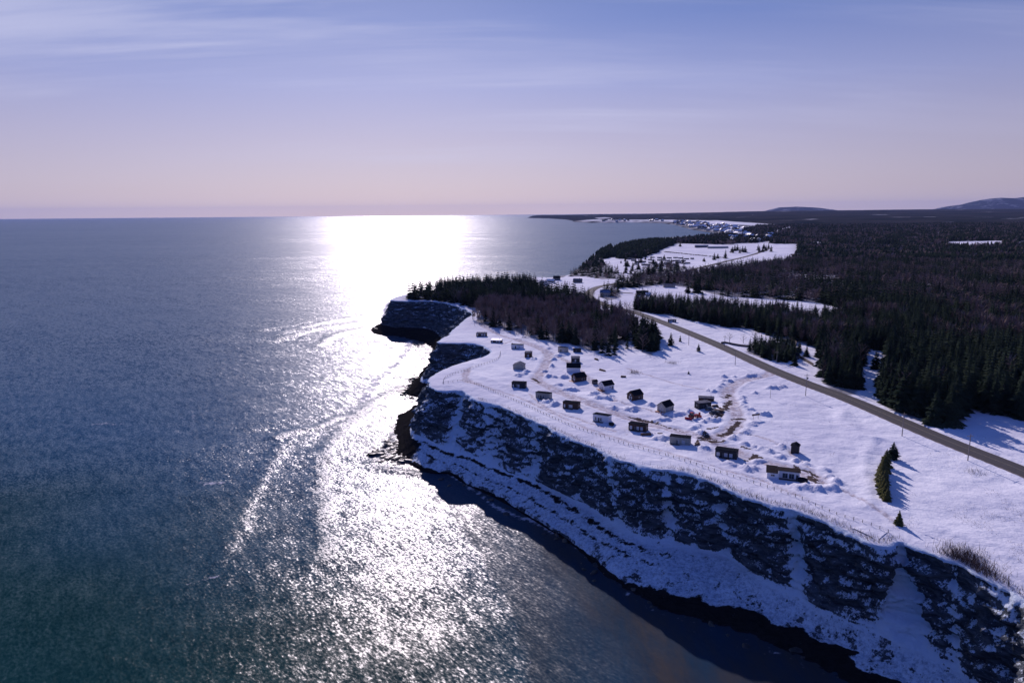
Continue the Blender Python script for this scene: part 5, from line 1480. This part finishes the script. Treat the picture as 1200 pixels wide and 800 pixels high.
hz = lambda py, px: CAMZ+((400-(py+.0085*(px-600)*1.0))/800-math.tan(PITCH))*YH*1.03
hill('distant_hill', hx(1086), hx(1420), YH, ([0, .04, .10, .13, .20, .25, .30, .38, .45, .6, .8, 1], [80, 260, 330, 450, 540, 510, 590, 550, 520, 590, 530, 400]), 1800)
hill('distant_hill', hx(890)*1.1, hx(975)*1.1, YH*1.1, ([0, .15, .4, .7, 1], [110, 260, 290, 230, 90]), 1500)

# ------------------------------------------------------------------ haze
hb = MB().box(-53000, 53000, -3500, 53000, -9, 720)
haze = hb.build('haze', None); haze.data.materials.clear()
m = bpy.data.materials.new('haze_air'); m.use_nodes = True; t = m.node_tree; t.nodes.clear()
out = t.nodes.new('ShaderNodeOutputMaterial'); v = t.nodes.new('ShaderNodeVolumePrincipled')
v.inputs['Color'].default_value = (.38, .47, .92, 1); v.inputs['Density'].default_value = 1.1e-5; v.inputs['Anisotropy'].default_value = .1
t.links.new(v.outputs[0], out.inputs['Volume'])
m.cycles.homogeneous_volume = True
haze.data.materials.append(m); tag(haze, kind='stuff')

# ------------------------------------------------------------------ light, sky
SAZ, SEL = math.radians(-9.4), math.radians(25)
sd = Vector((math.sin(SAZ)*math.cos(SEL), math.cos(SAZ)*math.cos(SEL), math.sin(SEL)))
sl = bpy.data.lights.new('sun', 'SUN'); sl.energy = 4.1; sl.angle = math.radians(.53); sl.color = (1.0, .875, .935)
so = bpy.data.objects.new('sun', sl); col.objects.link(so); so.rotation_euler = sd.to_track_quat('Z', 'Y').to_euler()
w = bpy.data.worlds.new('World'); sc.world = w; w.use_nodes = True; t = w.node_tree; t.nodes.clear(); nb = NB(t)
out = t.nodes.new('ShaderNodeOutputWorld'); bg = t.nodes.new('ShaderNodeBackground'); t.links.new(bg.outputs[0], out.inputs[0])
sky = t.nodes.new('ShaderNodeTexSky'); sky.sky_type = 'NISHITA'; sky.sun_disc = False; sky.sun_elevation = SEL; sky.sun_rotation = SAZ
sky.air_density = 1.0; sky.dust_density = .6; sky.ozone_density = 2.0; sky.altitude = 110
D = nb.n('ShaderNodeTexCoord').outputs['Generated']; s = nb.sep(D); z = s[2]
az = nb.vmath('DOT_PRODUCT', D, (sd.x, sd.y, 0))
cs = sky.outputs[0]
# tone of this sky: violet-blue zenith, pink-grey horizon
ramp = nb.n('ShaderNodeValToRGB'); nb.put(ramp.inputs[0], nb.math('MAXIMUM', z, 0))
cr = ramp.color_ramp
SKYR = [(0, (.60, .49, .57)), (.03, (.52, .43, .54)), (.10, (.42, .38, .58)), (.17, (.30, .32, .61)), (.25, (.15, .21, .53)), (.32, (.09, .155, .45)), (.5, (.03, .11, .34)), (1, (.010, .085, .30))]
cr.elements[0].position = 0; cr.elements[0].color = (*SKYR[0][1], 1); cr.elements[1].position = 1; cr.elements[1].color = (*SKYR[-1][1], 1)
for p_, c_ in SKYR[1:-1]:
    e_ = cr.elements.new(p_); e_.color = (*c_, 1)
tone = nb.mix(1.0, ramp.outputs[0], (10, 10, 10), 'MULTIPLY')
tone = nb.mix(1.0, tone, nb.comb(*[nb.mapr(az, .55, 1., .84, 1.06)]*3), 'MULTIPLY')
away = nb.mapr(az, -.35, .62, 0, 1)
tone = nb.mix(away, nb.mix(1.0, tone, (.055, .42, 1.12), 'MULTIPLY'), tone)
cs = nb.mix(SKYMIX := .9, cs, tone)
# thin cirrus
pl = nb.vmath('DIVIDE', D, nb.comb(nb.math('ADD', z, .12), nb.math('ADD', z, .12), nb.math('ADD', z, .12)))
cv = nb.mapping(pl, rot=(0, 0, math.radians(8)), scale=(.35, 1.6, 1))
n1 = nb.noise(cv, .8, 7, .58, dist=.35); n2 = nb.noise(pl, .35, 3, .5)
n3 = nb.noise(nb.mapping(pl, rot=(0, 0, math.radians(-14)), scale=(.3, 2.6, 1)), 1.6, 6, .6, dist=.2)
cm = nb.math('MULTIPLY', nb.mapr(nb.math('ADD', nb.math('MULTIPLY', n1, .65), nb.math('MULTIPLY', n3, .35)), .44, .66), nb.mapr(n2, .35, .7, .1, 1))
cm = nb.math('MULTIPLY', cm, nb.mapr(z, .02, .14))
cm = nb.math('MULTIPLY', cm, nb.mapr(s[0], .45, -.25, .25, 1))
cs = nb.mix(nb.math('MULTIPLY', cm, .9), cs, (6.2, 6.2, 8.2))
t.links.new(cs, bg.inputs[0]); bg.inputs[1].default_value = .106

# ------------------------------------------------------------------ camera
cd = bpy.data.cameras.new('camera'); cd.lens = 24; cd.sensor_width = 36; cd.clip_start = 1; cd.clip_end = 300000
co = bpy.data.objects.new('camera', cd); col.objects.link(co); sc.camera = co
F_ = Vector((0, CP, -SP)); U0 = Vector((0, SP, CP)); R0 = Vector((1, 0, 0))
Rt = CR*R0-SR*U0; Up = SR*R0+CR*U0
mat = Matrix((Rt, Up, -F_)).transposed().to_4x4(); mat.translation = (0, 0, CAMZ); co.matrix_world = mat
sc.view_settings.view_transform = 'Standard'; sc.view_settings.look = 'None'; sc.view_settings.exposure = 0; sc.view_settings.gamma = 1
sc.cycles.use_denoising = True; sc.cycles.denoiser = 'OPENIMAGEDENOISE'; sc.cycles.denoising_input_passes = 'RGB_ALBEDO_NORMAL'
sc.cycles.max_bounces = 4; sc.cycles.diffuse_bounces = 2; sc.cycles.glossy_bounces = 2; sc.cycles.volume_bounces = 0; sc.cycles.transparent_max_bounces = 4
sc.cycles.sample_clamp_direct = 0; sc.cycles.sample_clamp_indirect = 4; sc.cycles.caustics_reflective = False; sc.cycles.caustics_refractive = False
sc.render.use_persistent_data = False
print('trees', len(TX), 'individual', int(chosen.sum()), 'cliff', CLR.shape, 'ground', len(V))
